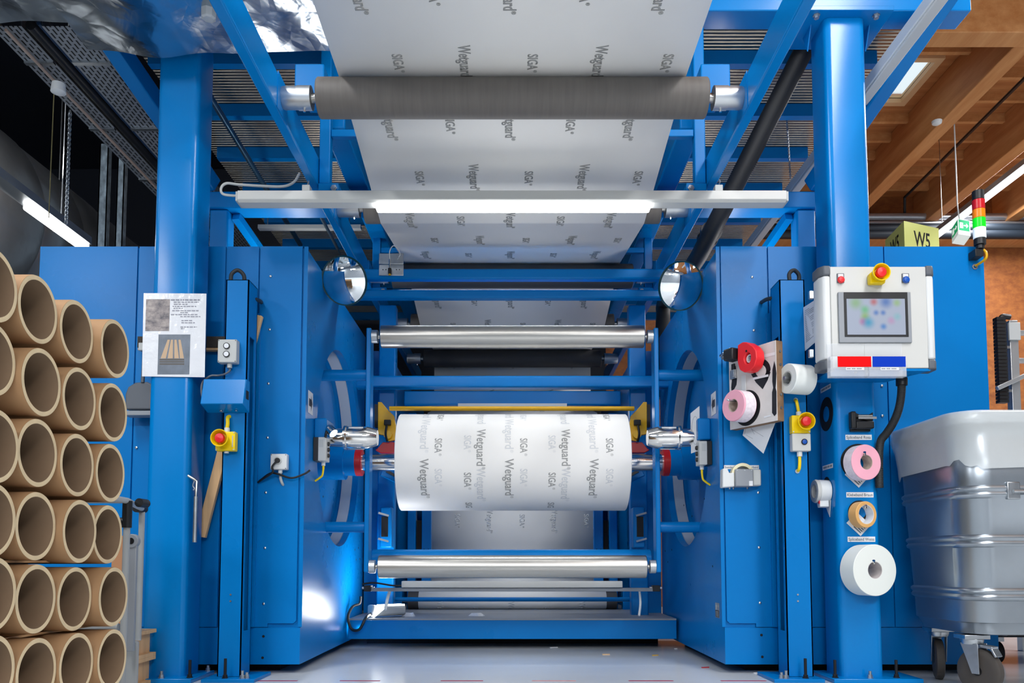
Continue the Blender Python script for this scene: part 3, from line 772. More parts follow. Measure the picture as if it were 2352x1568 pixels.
# yellow lay-on unit behind the roll
yu = thing('yellow_cutter_bar', 'yellow painted bar with brackets standing behind the paper roll', 'machine unit', (0, 5.93, 1.6))
zb_ = Zat(938, 5.9)
MB().cyl((Xat(893, 5.9), 5.9, zb_), (Xat(1458, 5.9), 5.9, zb_), .017, 16).build('bar', YELP, yu)
for s in (-1, 1):
    q = lambda px_, py: (Xat(px_ if s < 0 else 2354-px_, 5.94, py), 5.92, Zat(py, 5.94))
    MB().prism([q(869, 924), q(877, 924), q(891, 941), q(905, 955), q(909, 975), q(912, 1010), q(893, 1014), q(884, 1000), q(869, 997)], (0, .05, 0)).build('bracket', YELP, yu, bevel=.003)
    c = V(q(893, 1000)); MB().cyl(c+V((0, -.01, 0)), c+V((0, -.035, 0)), .03, 20).build('pulley', YELP, yu)
    c = V(q(892, 972)); MB().box(c.x-.025, c.x+.025, 5.89, 5.92, c.z-.02, c.z+.02).build('clamp', BLACK, yu, bevel=.004)
    MB().sweep([V(q(891, 980))+V((0, -.035, 0)), V(q(889, 1000))+V((0, -.045, 0)), V(q(892, 1016))+V((0, -.03, 0))], .009, 6).build('belt', BLACK, yu)
    MB().prism([q(863, 1034), q(868, 1030), q(880, 1016), q(930, 1016), q(930, 1040), q(874, 1040)], (0, .06, 0)).build('red_shoe', REDD, yu, bevel=.004)
    MB().box(*sorted((q(860, 930)[0], q(868, 930)[0])), 5.95, 6.0, Zat(980, 5.95), Zat(928, 5.95)).build('side_block', BLACK, yu)
# low rollers, blow bar
zt_ = Zat(1281, 5.4)
single('blue_tube', MB().cyl((Xat(858, 5.4), 5.42, zt_), (Xat(1492, 5.4), 5.42, zt_), .058, 32), BLUE, 'blue cross tube just behind the lower steel roller', 'tube')
lw = thing('lower_web_roller', 'low roller wrapped by the web close to the platform', 'roller', (0, 6.86, lr[1]))
L_ = .80+.08
MB().lathe((-L_, lr[0], lr[1]), (1, 0, 0), [(0, .02), (0, .0745), (2*L_, .0745), (2*L_, .02)], 40).build('shell', RUBD, lw)
for s in (-1, 1):
    MB().cyl((s*L_, lr[0], lr[1]), (s*1.0, lr[0], lr[1]), .02, 12).build('shaft', STEEL, lw)
    MB().box(s*.93, s*.99, 6.8, 6.92, .06, lr[1]+.1).build('bearing_block', BLUE, lw, bevel=.005)
zt_ = Zat(1376, 6.3); single('blue_tube', MB().cyl((Xat(880, 6.3), 6.3, zt_), (Xat(1470, 6.3), 6.3, zt_), .017, 16), BLUE, 'slim blue cross tube in front of the low web roller', 'tube')
bb = thing('blow_bar', 'white edged ionising bar on a dark rail below the lower steel roller', 'ionising bar', (0, 5.5, Zat(1352, 5.5)))
MB().box(Xat(924, 5.45), Xat(1428, 5.45), 5.45, 5.52, Zat(1349, 5.45), Zat(1334, 5.45)).build('bar', OFFW, bb, bevel=.004)
MB().box(Xat(852, 5.44), Xat(1500, 5.44), 5.46, 5.53, Zat(1358, 5.45), Zat(1350, 5.45)).build('rail', MGREY, bb, bevel=.003)
for px_ in (845, 1503):
    MB().box(Xat(px_-6, 5.45), Xat(px_+10, 5.45), 5.44, 5.52, Zat(1358, 5.45), Zat(1344, 5.45)).build('clamp', BLACK, bb, bevel=.003)
    MB().cyl((Xat(px_-12, 5.45), 5.48, Zat(1350, 5.45)), (Xat(px_+16, 5.45), 5.48, Zat(1350, 5.45)), .009, 10).build('clamp_bolt', ZINC, bb)
MB().sweep([W(832, 1341, 5.46), W(860, 1338, 5.46), W(900, 1344, 5.46), W(926, 1344, 5.46)], .006, 8).build('cable', BLACK, bb)
MB().sweep([W(895, 1357, 5.5), W(890, 1375, 5.5), W(885, 1400, 5.45)], .011, 8).build('cable', WHITE, bb)
MB().sweep([W(1469, 1357, 5.5), W(1471, 1385, 5.5), W(1468, 1413, 5.45)], .008, 8).build('cable', WHITE, bb)
# floor platform
pf = thing('machine_platform', 'low blue floor platform with grey top between the cabinets', 'platform', (0, 6.3, 0))
PF0 = 5.74; zt_ = Zat(1420, PF0)
MB().box(-1.16, 1.16, PF0, 8.8, zt_-.012, zt_).build('top_plate', MGREY, pf, smooth=False)
MB().box(-1.16, 1.16, PF0-.004, PF0+.03, Zat(1467, PF0), zt_-.0125).build('front_beam', BLUE, pf, bevel=.003)
MB().box(-1.1, 1.1, PF0+.4, 8.7, 0, zt_-.013).build('frame', BLACKM, pf, smooth=False)
# lamp on the platform
p0, p1 = W(852, 1403, 5.62), W(925, 1398, 6.05)
lamp = thing('work_lamp', 'small tube-shaped work lamp lying on the platform at lower left', 'lamp', (p0.x, p0.y, zt_))
za = zt_+.05
q0, q1 = V((-1.01, 5.80, za)), V((-.80, 5.96, za))
MB().bar(q0, q1, .085, .075).build('body', OFFW, lamp, bevel=.02)
d_ = (q1-q0).normalized(); up_ = V((0, 0, 1))
MB().bar(q0+d_*.06+up_*.036, q1-d_*.01+up_*.036, .07, .012).build('diffuser', LED, lamp, bevel=.003)
MB().bar(q0-d_*.012, q0+d_*.03, .09, .085).build('end_cap', GREYP, lamp, bevel=.015)
MB().sweep([q0+V((0, -.02, -.02)), q0+V((-.02, -.10, -.04)), q0+V((-.06, -.12, -.12)), q0+V((-.12, -.10, -.12)), q0+V((-.15, -.08, -.04)), q0+V((-.13, -.03, .03)), q0+V((-.09, .02, .05)), q0+V((-.085, .04, .10))], .010, 10).build('cable', BLACK, lamp)
for k, (px_, py, w_) in enumerate(((940, 1404, .035), (1097, 1409, .05))):
    c = V((Xat(px_, 5.95), 5.95+.05*k, zt_+.001)); r = random.Random(k)
    mb = MB(); pts = [c+V((w_*1.6*math.cos(2*PI*i/9)*r.uniform(.6, 1), w_*math.sin(2*PI*i/9)*r.uniform(.6, 1), 0)) for i in range(9)]
    top = [c+(p-c)*.6+V((r.uniform(-.01, .01), 0, r.uniform(.012, .03))) for p in pts]
    loft(mb, [pts, top]); single('paper_scrap', mb, SHEET, ('crumpled white scrap beside the work lamp', 'small white scrap on the middle of the platform edge')[k], 'scrap', smooth=False)
# ------------------------------------------------------------------ stacked cardboard tubes
cols = [
 (1.89, [(-12, 654), (-17, 824), (-9, 1024), (-17, 1194), (-16, 1365), (-20, 1545)]),
 (2.07, [(88, 711), (96, 878), (87, 1040), (83, 1208), (83, 1375), (84, 1545)]),
 (2.25, [(177, 762), (183, 916), (178, 1068), (184, 1220), (172, 1375), (176, 1527)]),
 (2.43, [(265, 801), (260, 947), (254, 1086), (248, 1227), (261, 1370), (258, 1513)])]
rown = ['top layer', 'second layer from the top', 'third layer from the top', 'fourth layer from the top', 'fifth layer from the top', 'sixth layer from the top']
coln = ['cut-off leftmost column', 'second column from the left', 'third column from the left', 'rightmost column']
rt = random.Random(4)
for ci, (Y, lst) in enumerate(cols):
    for ri, (px_, py) in enumerate(lst):
        c = W(px_, py, Y); R = .0885
        t = thing('cardboard_tube', 'cardboard tube, %s, %s' % (coln[ci], rown[ri]), 'cardboard tube', (c.x, Y, c.z-R), 'stacked cardboard tubes at left')
        L = 1.5
        MB().lathe((c.x-.0005, Y, c.z), (-1, 0, 0), [(0, R-.012), (0, R-.001), (.003, R), (L, R), (L, R-.012)], 56, cap=False).build('outer_wall', CARD, t)
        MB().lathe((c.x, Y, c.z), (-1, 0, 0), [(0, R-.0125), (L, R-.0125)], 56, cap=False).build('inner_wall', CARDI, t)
        m = MB().lathe((c.x+.0003, Y, c.z), (-1, 0, 0), [(0, R-.0125), (-.0004, R-.0105), (-.0004, R-.003), (0, R-.001)], 56, cap=False)
        m.build('cut_edge', CARDE, t)
for k, (z, lab) in enumerate(((.6185, 'thin wooden lath between the fourth and fifth tube layers'), (.424, 'thin wooden lath between the fifth and sixth tube layers'))):
    for x in (-1.32,):
        single('wooden_lath', MB().box(x-.04, x+.04, 1.70, 2.56, z-.003, z+.003), PINE, lab, 'wood strip')
pal = thing('wooden_pallet', 'wooden pallet stack under the cardboard tubes', 'pallet', (-1.9, 2.1, 0))
for y in (1.75, 2.0, 2.25, 2.48):
    MB().box(-2.7, -1.22, y-.05, y+.05, .208, .228).build('deck_board', PINE, pal)
for x in (-1.3, -2.0, -2.6): 
    MB().box(x-.05, x+.05, 1.7, 2.53, .1, .207).build('stringer', PINE, pal); MB().box(x-.05, x+.05, 1.7, 2.53, 0, .0995).build('stringer', PINE, pal)

# ------------------------------------------------------------------ trolley, box and pallet behind the tubes
GP = mat('grey_coated_tube', '#9fa3a4', .35)
ty = 3.3
tr = thing('tube_trolley', 'grey tube-frame trolley with black joints behind the cardboard tubes', 'trolley', (Xat(300, ty), ty+.2, 0))
r_ = .0125
xa, xb = Xat(290, ty, 1250), Xat(324, ty+.5, 1250)
zt_ = Zat(1150, ty)
MB().cyl((xa, ty, .08), (xa, ty, zt_), .0135, 16).build('upright_tube', GP, tr)
MB().cyl((xb, ty+.5, .25), (xb, ty+.5, zt_+.0), .0135, 16).build('upright_tube', GP, tr)
MB().cyl((xa, ty-.35, zt_+.004), (xa, ty, zt_), .0125, 14).cyl((xa, ty, zt_), (xb, ty+.5, zt_), .0125, 14).build('rail_tube', GP, tr)
MB().cyl((xa-.6, ty, zt_), (xa, ty, zt_), .010, 14).build('rail_tube', GP, tr)
for z0, z1 in ((zt_-.11, zt_+.0), ): MB().cyl((xa, ty, z0), (xa, ty, z1), .019, 16).build('joint', BLACK, tr)
MB().cyl((xb, ty+.44, zt_), (xb, ty+.52, zt_), .020, 14).build('joint', BLACK, tr)
MB().cyl((xa, ty+.10, zt_), (xa+.004, ty+.16, zt_), .019, 14).build('joint', BLACK, tr)
MB().cyl((xa-.04, ty, zt_-.085), (xa, ty, zt_-.085), .017, 14).build('joint', BLACK, tr)
zl = Zat(1440, ty); MB().cyl((xa-.6, ty, zl), (xa-.02, ty, zl), .016, 16).build('lower_rail', GP, tr)
yb2 = ty+.25
b1, b0 = W(304, 1250, yb2), W(296, 1495, yb2)
MB().bar(b0, b1, .045, .02, up=(0, 1, 0)).cyl(b1+V((0, -.014, .015)), b1+V((0, .014, .015)), .031, 24).build('hinged_arm', MGREY, tr, bevel=.003)
MB().cyl(b1+V((0, -.016, .015)), b1+V((0, -.0145, .015)), .014, 16).build('pivot_hole', BLACK, tr)
MB().box(Xat(299, ty+.3), Xat(328, ty+.3), ty+.3, ty+.32, .0, Zat(1472, ty+.3)).build('foot_plate', GP, tr, bevel=.008)
bx = W(262, 1230, 3.95)
single('brown_board', MB().box(Xat(262, 3.95), Xat(312, 3.95), 3.95, 3.97, .0, Zat(1230, 3.95)), mat('brown_hardboard', '#c08a62', .6), 'brown hardboard panel standing behind the grey trolley', 'board', bevel=.002)
pt = thing('wooden_pallet', 'small piece of stacked wooden pallets visible under the grey trolley', 'pallet', (Xat(315, 4.0), 4.05, 0))
for z0, z1 in ((.0, .018), (.118, .1355), (.136, .154), (.254, .272)): MB().box(-2.15, Xat(331, 4.0), 3.95, 4.19, z0, z1).build('deck_board', PINE, pt)
for z0, z1 in ((.0185, .1175), (.1545, .2535)): MB().box(Xat(304, 4.0), Xat(318, 4.0), 3.98, 4.18, z0, z1).build('block', PINE, pt)
# plank leaning behind the left column
pa, pb = W(458, 1250, 4.44), W(584, 690, 4.47)
pk = MB(); c0, c1 = W(456, 1256, 4.46), W(503, 980, 4.46)
d = (W(590, 735, 4.46)-W(466, 1215, 4.46)).normalized()
pk.bar(W(470, 1200, 4.46)-d*.08, W(470, 1200, 4.46)+d*1.2, .055, .03, up=(0, 1, 0))
single('wooden_plank', pk, PINE, 'pale pine batten leaning diagonally behind the left control column', 'plank', bevel=.003)
# broom and dustpan
bz = Zat(783, 4.44)
br = thing('wall_broom', 'dark bristled broom hung across the cabinet behind the notice', 'broom', (Xat(400, 4.44), 4.44, bz))
MB().box(Xat(302, 4.42), Xat(507, 4.42), 4.44, 4.49, Zat(795, 4.42), Zat(770, 4.42)).build('bristles', mat('dark_bristles', '#4b453e', .9, var=.4, vscale=60, stretch=(10, 1, 1), bump=.6, bscale=90), br)
MB().box(Xat(302, 4.42), Xat(498, 4.42), 4.445, 4.485, Zat(801, 4.42), Zat(795.5, 4.42)).build('wooden_back', PINE, br, bevel=.003)
dp = thing('dustpan', 'dark grey long-handled dustpan hanging left of the left post', 'dustpan', W(315, 955, 4.4))
q = lambda px_, py: (Xat(px_, 4.4), 4.4, Zat(py, 4.4))
pts = [q(282, 940), q(281, 905), q(287, 888), q(303, 878), q(330, 876), q(348, 885), q(350, 940)]
MB().prism(pts, (0, .05, 0)).build('pan', DGREY, dp, bevel=.008)
MB().box(Xat(282, 4.39), Xat(350, 4.39), 4.37, 4.45, Zat(955, 4.39), Zat(944, 4.39)).build('lip', MGREY, dp, bevel=.004)
MB().cyl(q(321, 878), q(323, 790), .010, 12).build('handle', DGREY, dp)
MB().box(Xat(311, 4.4), Xat(333, 4.4), 4.385, 4.43, Zat(806, 4.4), Zat(788, 4.4)).build('grip', GREYP, dp, bevel=.004)

# ------------------------------------------------------------------ laminated notice on the left post
ny = 4.212
nt_ = thing('laminated_notice', 'laminated white notice with two photos on the left post', 'notice', W(400, 865, ny))
p00, p10, p11, p01 = [W(a, b_, ny) for a, b_ in ((326, 864), (470, 866), (474, 674), (330, 673))]
MB().prism([p00, p10, p11, p01], (0, .003, 0)).build('sheet', LAMI, nt_, smooth=False)
def nbox(mb, x0, y0, x1, y1, e=.0012):
    a, b_ = W(x0, y1, ny-e), W(x1, y0, ny-e); mb.box(a.x, b_.x, ny-e, ny-.0002, a.z, b_.z)
z = lambda X_, Y_: (320+X_*160/1195, 660+Y_*160/1195)
m = MB()
rl = random.Random(2)
for (x0, y0, x1) in ((540, 213, 1035), (590, 252, 1020), (590, 288, 830), (570, 325, 975), (585, 358, 740), (560, 398, 1015), (700, 430, 830), (540, 465, 995), (700, 500, 1045), (720, 568, 905), (720, 605, 950), (705, 678, 985), (712, 706, 770)):
    x = x0
    while x < x1:
        w_ = min(rl.uniform(22, 70), x1-x); a, b_ = z(x, y0-(9 if y0 > 220 else 12)), z(x+w_, y0+(7 if y0 > 220 else 12)); nbox(m, a[0], a[1], b_[0], b_[1]); x += w_+14
m.build('text_lines', mat('blurred_print', '#8d8f9a', .5), nt_, smooth=False)
PH1 = osb_mat('photo_dim_pallets', '#4a4a55', '#b9aea8', (18, 5, 26))
m = MB(); a, b_ = z(100, 200), z(525, 745); nbox(m, a[0], a[1], b_[0], b_[1]); plabel(m.build('photo_print', PH1, nt_, smooth=False), 'upper grey photo print on the notice')
m = MB(); a, b_ = z(310, 805), z(875, 1490); nbox(m, a[0], a[1], b_[0], b_[1], .001); ph = m.build('photo_print', mat('photo_background', '#6b7480', .3, var=.25, vscale=14), nt_, smooth=False); plabel(ph, 'lower photo print showing tubes on a pallet')
m = MB()
for (xt, wt, xb_, wb) in ((505, 40, 410, 90), (560, 36, 530, 90), (620, 36, 640, 80), (690, 36, 730, 70)):
    A = [z(xt-wt/2, 895), z(xt+wt/2, 895), z(xb_+wb/2, 1215), z(xb_-wb/2, 1215)]
    m.prism([W(u, v, ny-.0014) for u, v in A][::-1], (0, .0003, 0))
m.build('pictured_tubes', mat('photo_tubes', '#c0a384', .4), ph, smooth=False)
m = MB()
for y0, y1 in ((1225, 1250), (1262, 1285), (1300, 1325)): a, b_ = z(345, y0), z(770, y1); nbox(m, a[0], a[1], b_[0], b_[1], .0014)
m.build('pictured_pallet', mat('photo_pallet', '#59544f', .4), ph, smooth=False)

# ------------------------------------------------------------------ electrical boxes
def estop(o, M, label, parent=None, name='emergency_stop', shroud_r=.033):
    """local frame: a right, b up, c out of the wall"""
    return M
def boxM(px_, py, Y): return frameM(W(px_, py, Y), (1, 0, 0), (0, 0, 1), (0, -1, 0))
S_ = 4.25/F
# left e-stop
M = boxM(524, 1016, 4.248)
t = thing('emergency_stop', 'yellow emergency stop box with red mushroom button on the left column', 'emergency stop', W(524, 1040, 4.22))
MB(M).box(-.052, .052, -.05, .052, 0, .045).build('box', YEL, t, bevel=.005)
def shroud(mb_M, cx_, cy_, t, r=.046, h=.045, base=.045, btn=.026):
    MB(mb_M).lathe((cx_, cy_, base), (0, 0, 1), [(0, r*.62), (0, r*.75), (h, r), (h+.002, r-.002), (h, r-.005), (.004, r*.6)], 36).build('shroud', YEL, t)
    MB(mb_M).lathe((cx_, cy_, base), (0, 0, 1), [(0, btn*.6), (h*.55, btn*.6), (h*.6, btn*.95), (h*.8, btn), (h*1.05, btn*.85), (h*1.15, 0)], 28).build('button', RED, t)
shroud(M, -.016, .012, t)
for a, b_ in ((-.046, -.044), (.046, -.044), (.046, .046)): MB(M).cyl((a, b_, .045), (a, b_, .047), .004, 8).build('screw', ZINC, t)
MB(M).box(.036, .042, -.03, .03, .045, .0455).build('legend_strip', GREYP, t, smooth=False)
MB(M).cyl((0, .052, .02), (0, .075, .02), .014, 14).build('cable_gland', WHITE, t)
MB(M).cyl((0, -.05, .02), (0, -.06, .02), .012, 12).build('plug', WHITE, t)
MB(M).sweep([(0, .075, .02), (.003, .1, .02), (0, .13, .015), (.005, .14, 0)], .010, 10).build('yellow_cable', YEL, t)
# grey push-button box
M = boxM(529, 811, 4.248)
t = thing('push_button_box', 'light grey push-button box with two round buttons on the left column', 'control box', W(529, 840, 4.22))
MB(M).box(-.05, .05, -.062, .062, 0, .05).build('box', GREYP, t, bevel=.004)
for b_ in (.026, -.018):
    p = MB(M).lathe((-.002, b_, .05), (0, 0, 1), [(0, .017), (.006, .017), (.007, .014), (.004, .0135), (.004, 0)], 28).build('button_ring', BLACK, t)
    MB(M).lathe((-.002, b_, .054), (0, 0, 1), [(0, .0135), (.003, .013), (.0035, 0)], 24).build('button', mat('clear_lens', '#dfe2e6', .2), p)
for a, b_ in ((-.044, -.056), (.044, -.056), (-.044, .056), (.044, .056)): MB(M).cyl((a, b_, .05), (a, b_, .0515), .003, 8).build('screw', DGREY, t)
MB(M).cyl((.005, -.062, .02), (.005, -.085, .02), .013, 14).build('cable_gland', GREYP, t)
MB(M).sweep([(.005, -.085, .02), (.006, -.1, .02), (-.02, -.118, .02), (-.06, -.122, .005), (-.10, -.126, .01), (-.14, -.16, .01), (-.14, -.22, .02), (-.12, -.27, .02), (-.06, -.30, .02), (-.012, -.31, .0)], .0055, 8).build('cable', DGREY, t)
# blue guard box
M = boxM(522, 912, 4.248)
t = thing('blue_guard_box', 'blue sheet-metal guard box under the grey push-button box', 'guard box', W(522, 955, 4.2))
z_ = lambda a, b_, c: (a, b_, c)
MB(M).prism([(-.105, .085, .0), (-.105, .085, .06), (-.105, -.055, .10), (-.105, -.085, .0)], (.225, 0, 0)).build('housing', BLUEG, t, bevel=.004)
for a in (-.02, .06): MB(M).lathe((a, -.078, .03), (0, -1, .2), [(0, .008), (.004, .008)], 8).build('bolt', ZINC, t)
MB(M).box(.1201, .1215, -.02, .025, .02, .06).build('side_opening', BLACKM, t, smooth=False)
# rotary switch on left cabinet
M = boxM(645, 1062, 4.496)
t = thing('rotary_switch', 'small white switch box with black rotary knob on the left cabinet', 'switch box', W(645, 1080, 4.47))
MB(M).box(-.046, .046, -.044, .044, 0, .045).build('box', WHITE, t, bevel=.005)
MB(M).lathe((-.004, .006, .045), (0, 0, 1), [(0, .022), (.004, .022), (.005, .02)], 28).build('dial', GREYP, t)
MB(M).lathe((-.004, .006, .05), (0, 0, 1), [(0, .015), (.012, .013)], 20).build('knob', BLACK, t)
for a in (-1, 1):
    for b_ in (-1, 1): MB(M).cyl((a*.04, b_*.038, .045), (a*.04, b_*.038, .0462), .003, 8).build('screw', DGREY, t)
MB(M).cyl((.004, -.044, .02), (.004, -.062, .02), .012, 14).build('cable_gland', WHITE, t)
MB(M).sweep([(.004, -.062, .02), (.006, -.09, .02), (.012, -.115, .012), (.014, -.125, -.004)], .008, 8).build('cable', GREYP, t)
MB(M).sweep([(-.006, .0, .06), (-.03, -.03, .06), (-.03, -.06, .05), (-.09, -.095, .03), (-.12, -.11, .01), (-.05, -.065, .03), (0, -.07, .04), (.07, -.09, .03), (.14, -.065, .02), (.17, -.045, .02)], .006, 8).build('black_lead', BLACK, t)
# ------------------------------------------------------------------ things on the inner cabinet faces
def innerM(px_, py, s): 
    o = WX(px_, py, s*(XI-.001)); return frameM(o, (0, 1, 0), (0, 0, 1), (-s, 0, 0)), o
def arrow_sign(px_, py, s, label):
    M, o = innerM(px_, py, s)
    t = thing('arrow_sign', label, 'sign', o-V((0, 0, .07)))
    MB(M).box(-.055, .055, -.065, .065, 0, .001).build('sheet', SHEET, t, smooth=False)
    # arrow pointing towards the rear (away from the photographer) on both sides
    MB(M).prism([(-.035, -.022, .0012), (.010, -.022, .0012), (.010, -.048, .0012), (.042, 0, .0012), (.010, .048, .0012), (.010, .022, .0012), (-.035, .022, .0012)], (0, 0, .0003)).build('arrow', mat('dark_print', '#2d3138', .5), t, smooth=False)
arrow_sign(713, 925, -1, 'white sign with a dark arrow on the left inner cabinet face')
arrow_sign(1639, 927, 1, 'white sign with a dark arrow on the right inner cabinet face')
def chuck(s, label):
    yy = 4.86; zc = Zat(1005, 4.86)
    t = thing('chuck', label, 'chuck', (s*1.0, yy, zc-.09))
    MB().box(s*XI, s*(XI-.075), yy-.12, yy+.075, zc-.03, zc+.10).build('mount_block', BLUE, t, bevel=.008)
    sx = s*(XI-.001)
    MB().cyl((sx, yy, zc), (s*.99, yy, zc), .055, 36).build('shaft', CHROME, t)
    a = s*1.0; L = .23
    MB().lathe((s*1.02, yy, zc), (-s, 0, 0), [(0, .06), (0, .074), (.012, .074), (.02, .068), (.14, .068), (.145, .066), (.195, .05), (.2, .046), (.2, .02)], 48).build('head', CHROME, t)
    for k in range(7):
        a_ = 2*PI*k/7+.35
        c = V((s*.945, yy+.069*math.cos(a_), zc+.069*math.sin(a_)))
        up = V((0, math.cos(a_), math.sin(a_)))
        MB().bar(c-V((.045, 0, 0)), c+V((.045, 0, 0)), .014, .006, up=up).build('gripper_strip', ALU, t, bevel=.002)
    return t
chuck(-1, 'left polished chuck pointing inward beside the paper roll')
chuck(1, 'right polished chuck pointing inward beside the paper roll')
sl = thing('spot_lamp', 'small lit spot lamp clamped above the left switch box', 'lamp', W(765, 1020, 4.72))
c = W(757, 990, 4.70)
MB().lathe(c+V((.02, .02, -.01)), (-.55, .2, .55), [(0, .02), (.0, .03), (.045, .026), (.06, .015)], 20).build('housing', CHROME, sl)
MB().lathe(c+V((.019, .0195, -.011)), (.55, -.2, -.55), [(0, .026), (.004, .024), (.006, 0)], 20).build('lens', LED, sl)
MB().sweep([c+V((-.02, .03, .02)), c+V((-.03, .03, -.03)), WX(745, 1020, -XI)+V((.02, 0, 0))], .008, 8).build('arm', BLACK, sl)
def side_box(px_, py, s, label):
    M, o = innerM(px_, py, s)
    t = thing('side_switch_box', label, 'control box', o-V((0, 0, .075)))
    MB(M).box(-.05, .05, -.07, .07, .0, .028).build('back_part', BLACK, t, bevel=.002)
    MB(M).box(-.05, .05, -.07, .07, .0285, .075).build('cover', OFFW, t, bevel=.003)
    for b_ in (-.035, .0, .035): MB(M).lathe((.0, b_, .075), (0, 0, 1), [(0, .013), (.006, .013), (.012, .010)], 20).build('button', BLACK, t)
    MB(M).box(-.0505, -.051, .01, .055, .035, .06).build('legend_plate', GREYP, t, smooth=False)
    MB(M).cyl((-.0, -.07, .05), (-.0, -.095, .05), .012, 14).build('cable_gland', WHITE, t)
    MB(M).cyl((-.0, -.0951, .05), (-.0, -.115, .05), .007, 12).build('yellow_sleeve', YEL, t)
    MB(M).sweep([(-.0, -.115, .05), (.0, -.15, .045), (.005, -.165, .03), (.01, -.185, .0)], .006, 8).build('cable', YEL, t)
    return t
side_box(724, 1033, -1, 'grey and black switch box on the left inner cabinet face')
side_box(1631, 1042, 1, 'grey and black switch box on the right inner cabinet face')
# right: paper card with circle hung on the chuck shaft
M = frameM(W(1597, 988, 4.80), (.44, -.9, 0), (0, 0, 1), (-.9, -.44, 0))
t = thing('paper_card', 'white paper card with a printed circle hanging by the right chuck', 'paper card', W(1597, 1042, 4.8))
MB(M).prism([(-.042, -.135, 0), (.042, -.125, 0), (.042, .14, 0), (-.042, .11, 0)], (0, 0, .001)).build('sheet', SHEET, t, smooth=False)
for sg in (.0013, -.0006):
    pts = [(.03*math.cos(2*PI*i/40), .085*math.sin(2*PI*i/40), sg) for i in range(41)]
    MB(M).sweep(pts, .0008, 4, sm=False).build('printed_circle', DGREY, t)
# rating plate
M, o = innerM(1648, 1401, 1)
t = thing('rating_plate', 'small black and silver rating plate low on the right inner cabinet face', 'plate', o-V((0, 0, .045)))
MB(M).box(-.045, .045, -.042, .042, 0, .0015).build('plate', ALU, t, smooth=False)
m = MB(M).box(-.04, .04, -.038, .0, .0015, .0018)
m.build('dark_field', BLACK, t, smooth=False)
m = MB(M)
for k in range(4): m.box(-.03, .03, -.033+.008*k, -.030+.008*k, .0018, .002)
m.box(-.035, .005, .022, .026, .0015, .0018).box(.015, .03, .005, .03, .0015, .0018)
m.build('print_lines', GREYP, t, smooth=False)
# ------------------------------------------------------------------ convex mirrors
MIRR = mat('mirror_glass', '#eef2f4', .02, 1)
def mirror(px_, py, n, label, s):
    c = W(px_, py, 4.86); R = .142
    t = thing('convex_mirror', label, 'mirror', c)
    n = V(n).normalized()
    prof = [(0, 0)]+[(-.045*(k/10)**2*1.0, R*k/10) for k in range(1, 11)]
    MB().lathe(c+n*.045, n, [(h, r) for h, r in prof][::-1], 48).build('glass', MIRR, t)
    MB().lathe(c, n, [(.0005, R-.001), (.004, R+.006), (-.012, R+.008), (-.05, R-.025), (-.07, R-.075), (-.075, 0.0)], 48).build('back_shell', mat('dark_green_mirror_back', '#0e3a40', .35), t)
    MB().sweep([c-n*.072, c-n*.12+V((s*.02, 0, 0)), V((s*(XI-.004), c.y+.16, c.z+.02))], .012, 10).build('bracket', GREYP, t)
mirror(790, 645, (-.22, -.85, -.34), 'left round convex mirror above the left inner cabinet face', -1)
mirror(1565, 657, (.25, -.85, -.34), 'right round convex mirror above the right inner cabinet face', 1)
# sensor plate on the upper cross bar
M = boxM(899, 608, 5.248)
t = thing('sensor_plate', 'square metal sensor bracket on the upper blue cross bar', 'bracket', W(899, 635, 5.2))
MB(M).box(-.082, .082, -.075, .0, 0, .006).box(-.082, .082, .0, .075, 0.004, .012).build('plate', ZINC, t, bevel=.003)
MB(M).cyl((-.008, .03, .02), (-.008, -.03, .02), .006, 10).build('sensor', CHROME, t)
MB(M).cyl((-.008, -.031, .02), (-.008, -.07, .02), .011, 12).build('sensor_head', BLACK, t)
MB(M).cyl((-.008, -.0701, .02), (-.008, -.078, .02), .009, 12).build('yellow_tip', YELP, t)
MB(M).sweep([(-.008, .03, .02), (-.008, .08, .03), (.015, .118, .03), (.045, .10, .03), (.06, .06, .02), (.04, .045, .012)], .003, 6).build('cable', WHITE, t)
MB(M).cyl((.04, .045, .012), (.04, .045, .018), .011, 12).build('stud', ZINC, t)
for a in (-.055, -.035, .035, .055): MB(M).cyl((a, -.035, .006), (a, -.035, .0068), .004, 8).build('hole', BLACKM, t)
# ------------------------------------------------------------------ long lamp over the machine
ly = 4.14
t = thing('long_lamp', 'long white lamp bar hung across the machine, lit in the middle', 'lamp', (0, ly, Zat(470, ly)))
xa, xb, za, zb_ = Xat(545, ly, 450), Xat(1807, ly, 450), Zat(462, ly), Zat(437, ly)
MB().prism([(xa, ly, za+.012), (xa, ly+.015, za), (xa, ly+.085, za), (xa, ly+.1, za+.012), (xa, ly+.1, zb_), (xa, ly, zb_)], (xb-xa, 0, 0)).build('housing', OFFW, t, bevel=.002)
for x, w_ in ((xa-.012, .012), (xb, .012)): MB().box(x, x+w_, ly+.004, ly+.096, za+.004, zb_-.002).build('end_cap', GREYP, t, bevel=.003)
MB().box(Xat(860, ly, 460), Xat(1497, ly, 460), ly+.012, ly+.088, za-.028, za+.004).build('lit_diffuser', LED, t, bevel=.01)
for px_ in (699, 1655):
    x = Xat(px_, ly, 430)
    h = MB().box(x-.02, x+.02, ly+.03, ly+.07, zb_, zb_+.045).build('clip', GREYP, t)
    MB().sweep([(x, ly+.05, zb_+.045), (x+.01, ly+.05, zb_+.075), (x-.01, ly+.05, zb_+.095), (x+.005, ly+.05, 2.67)], .004, 6).build('hook', ZINC, t)
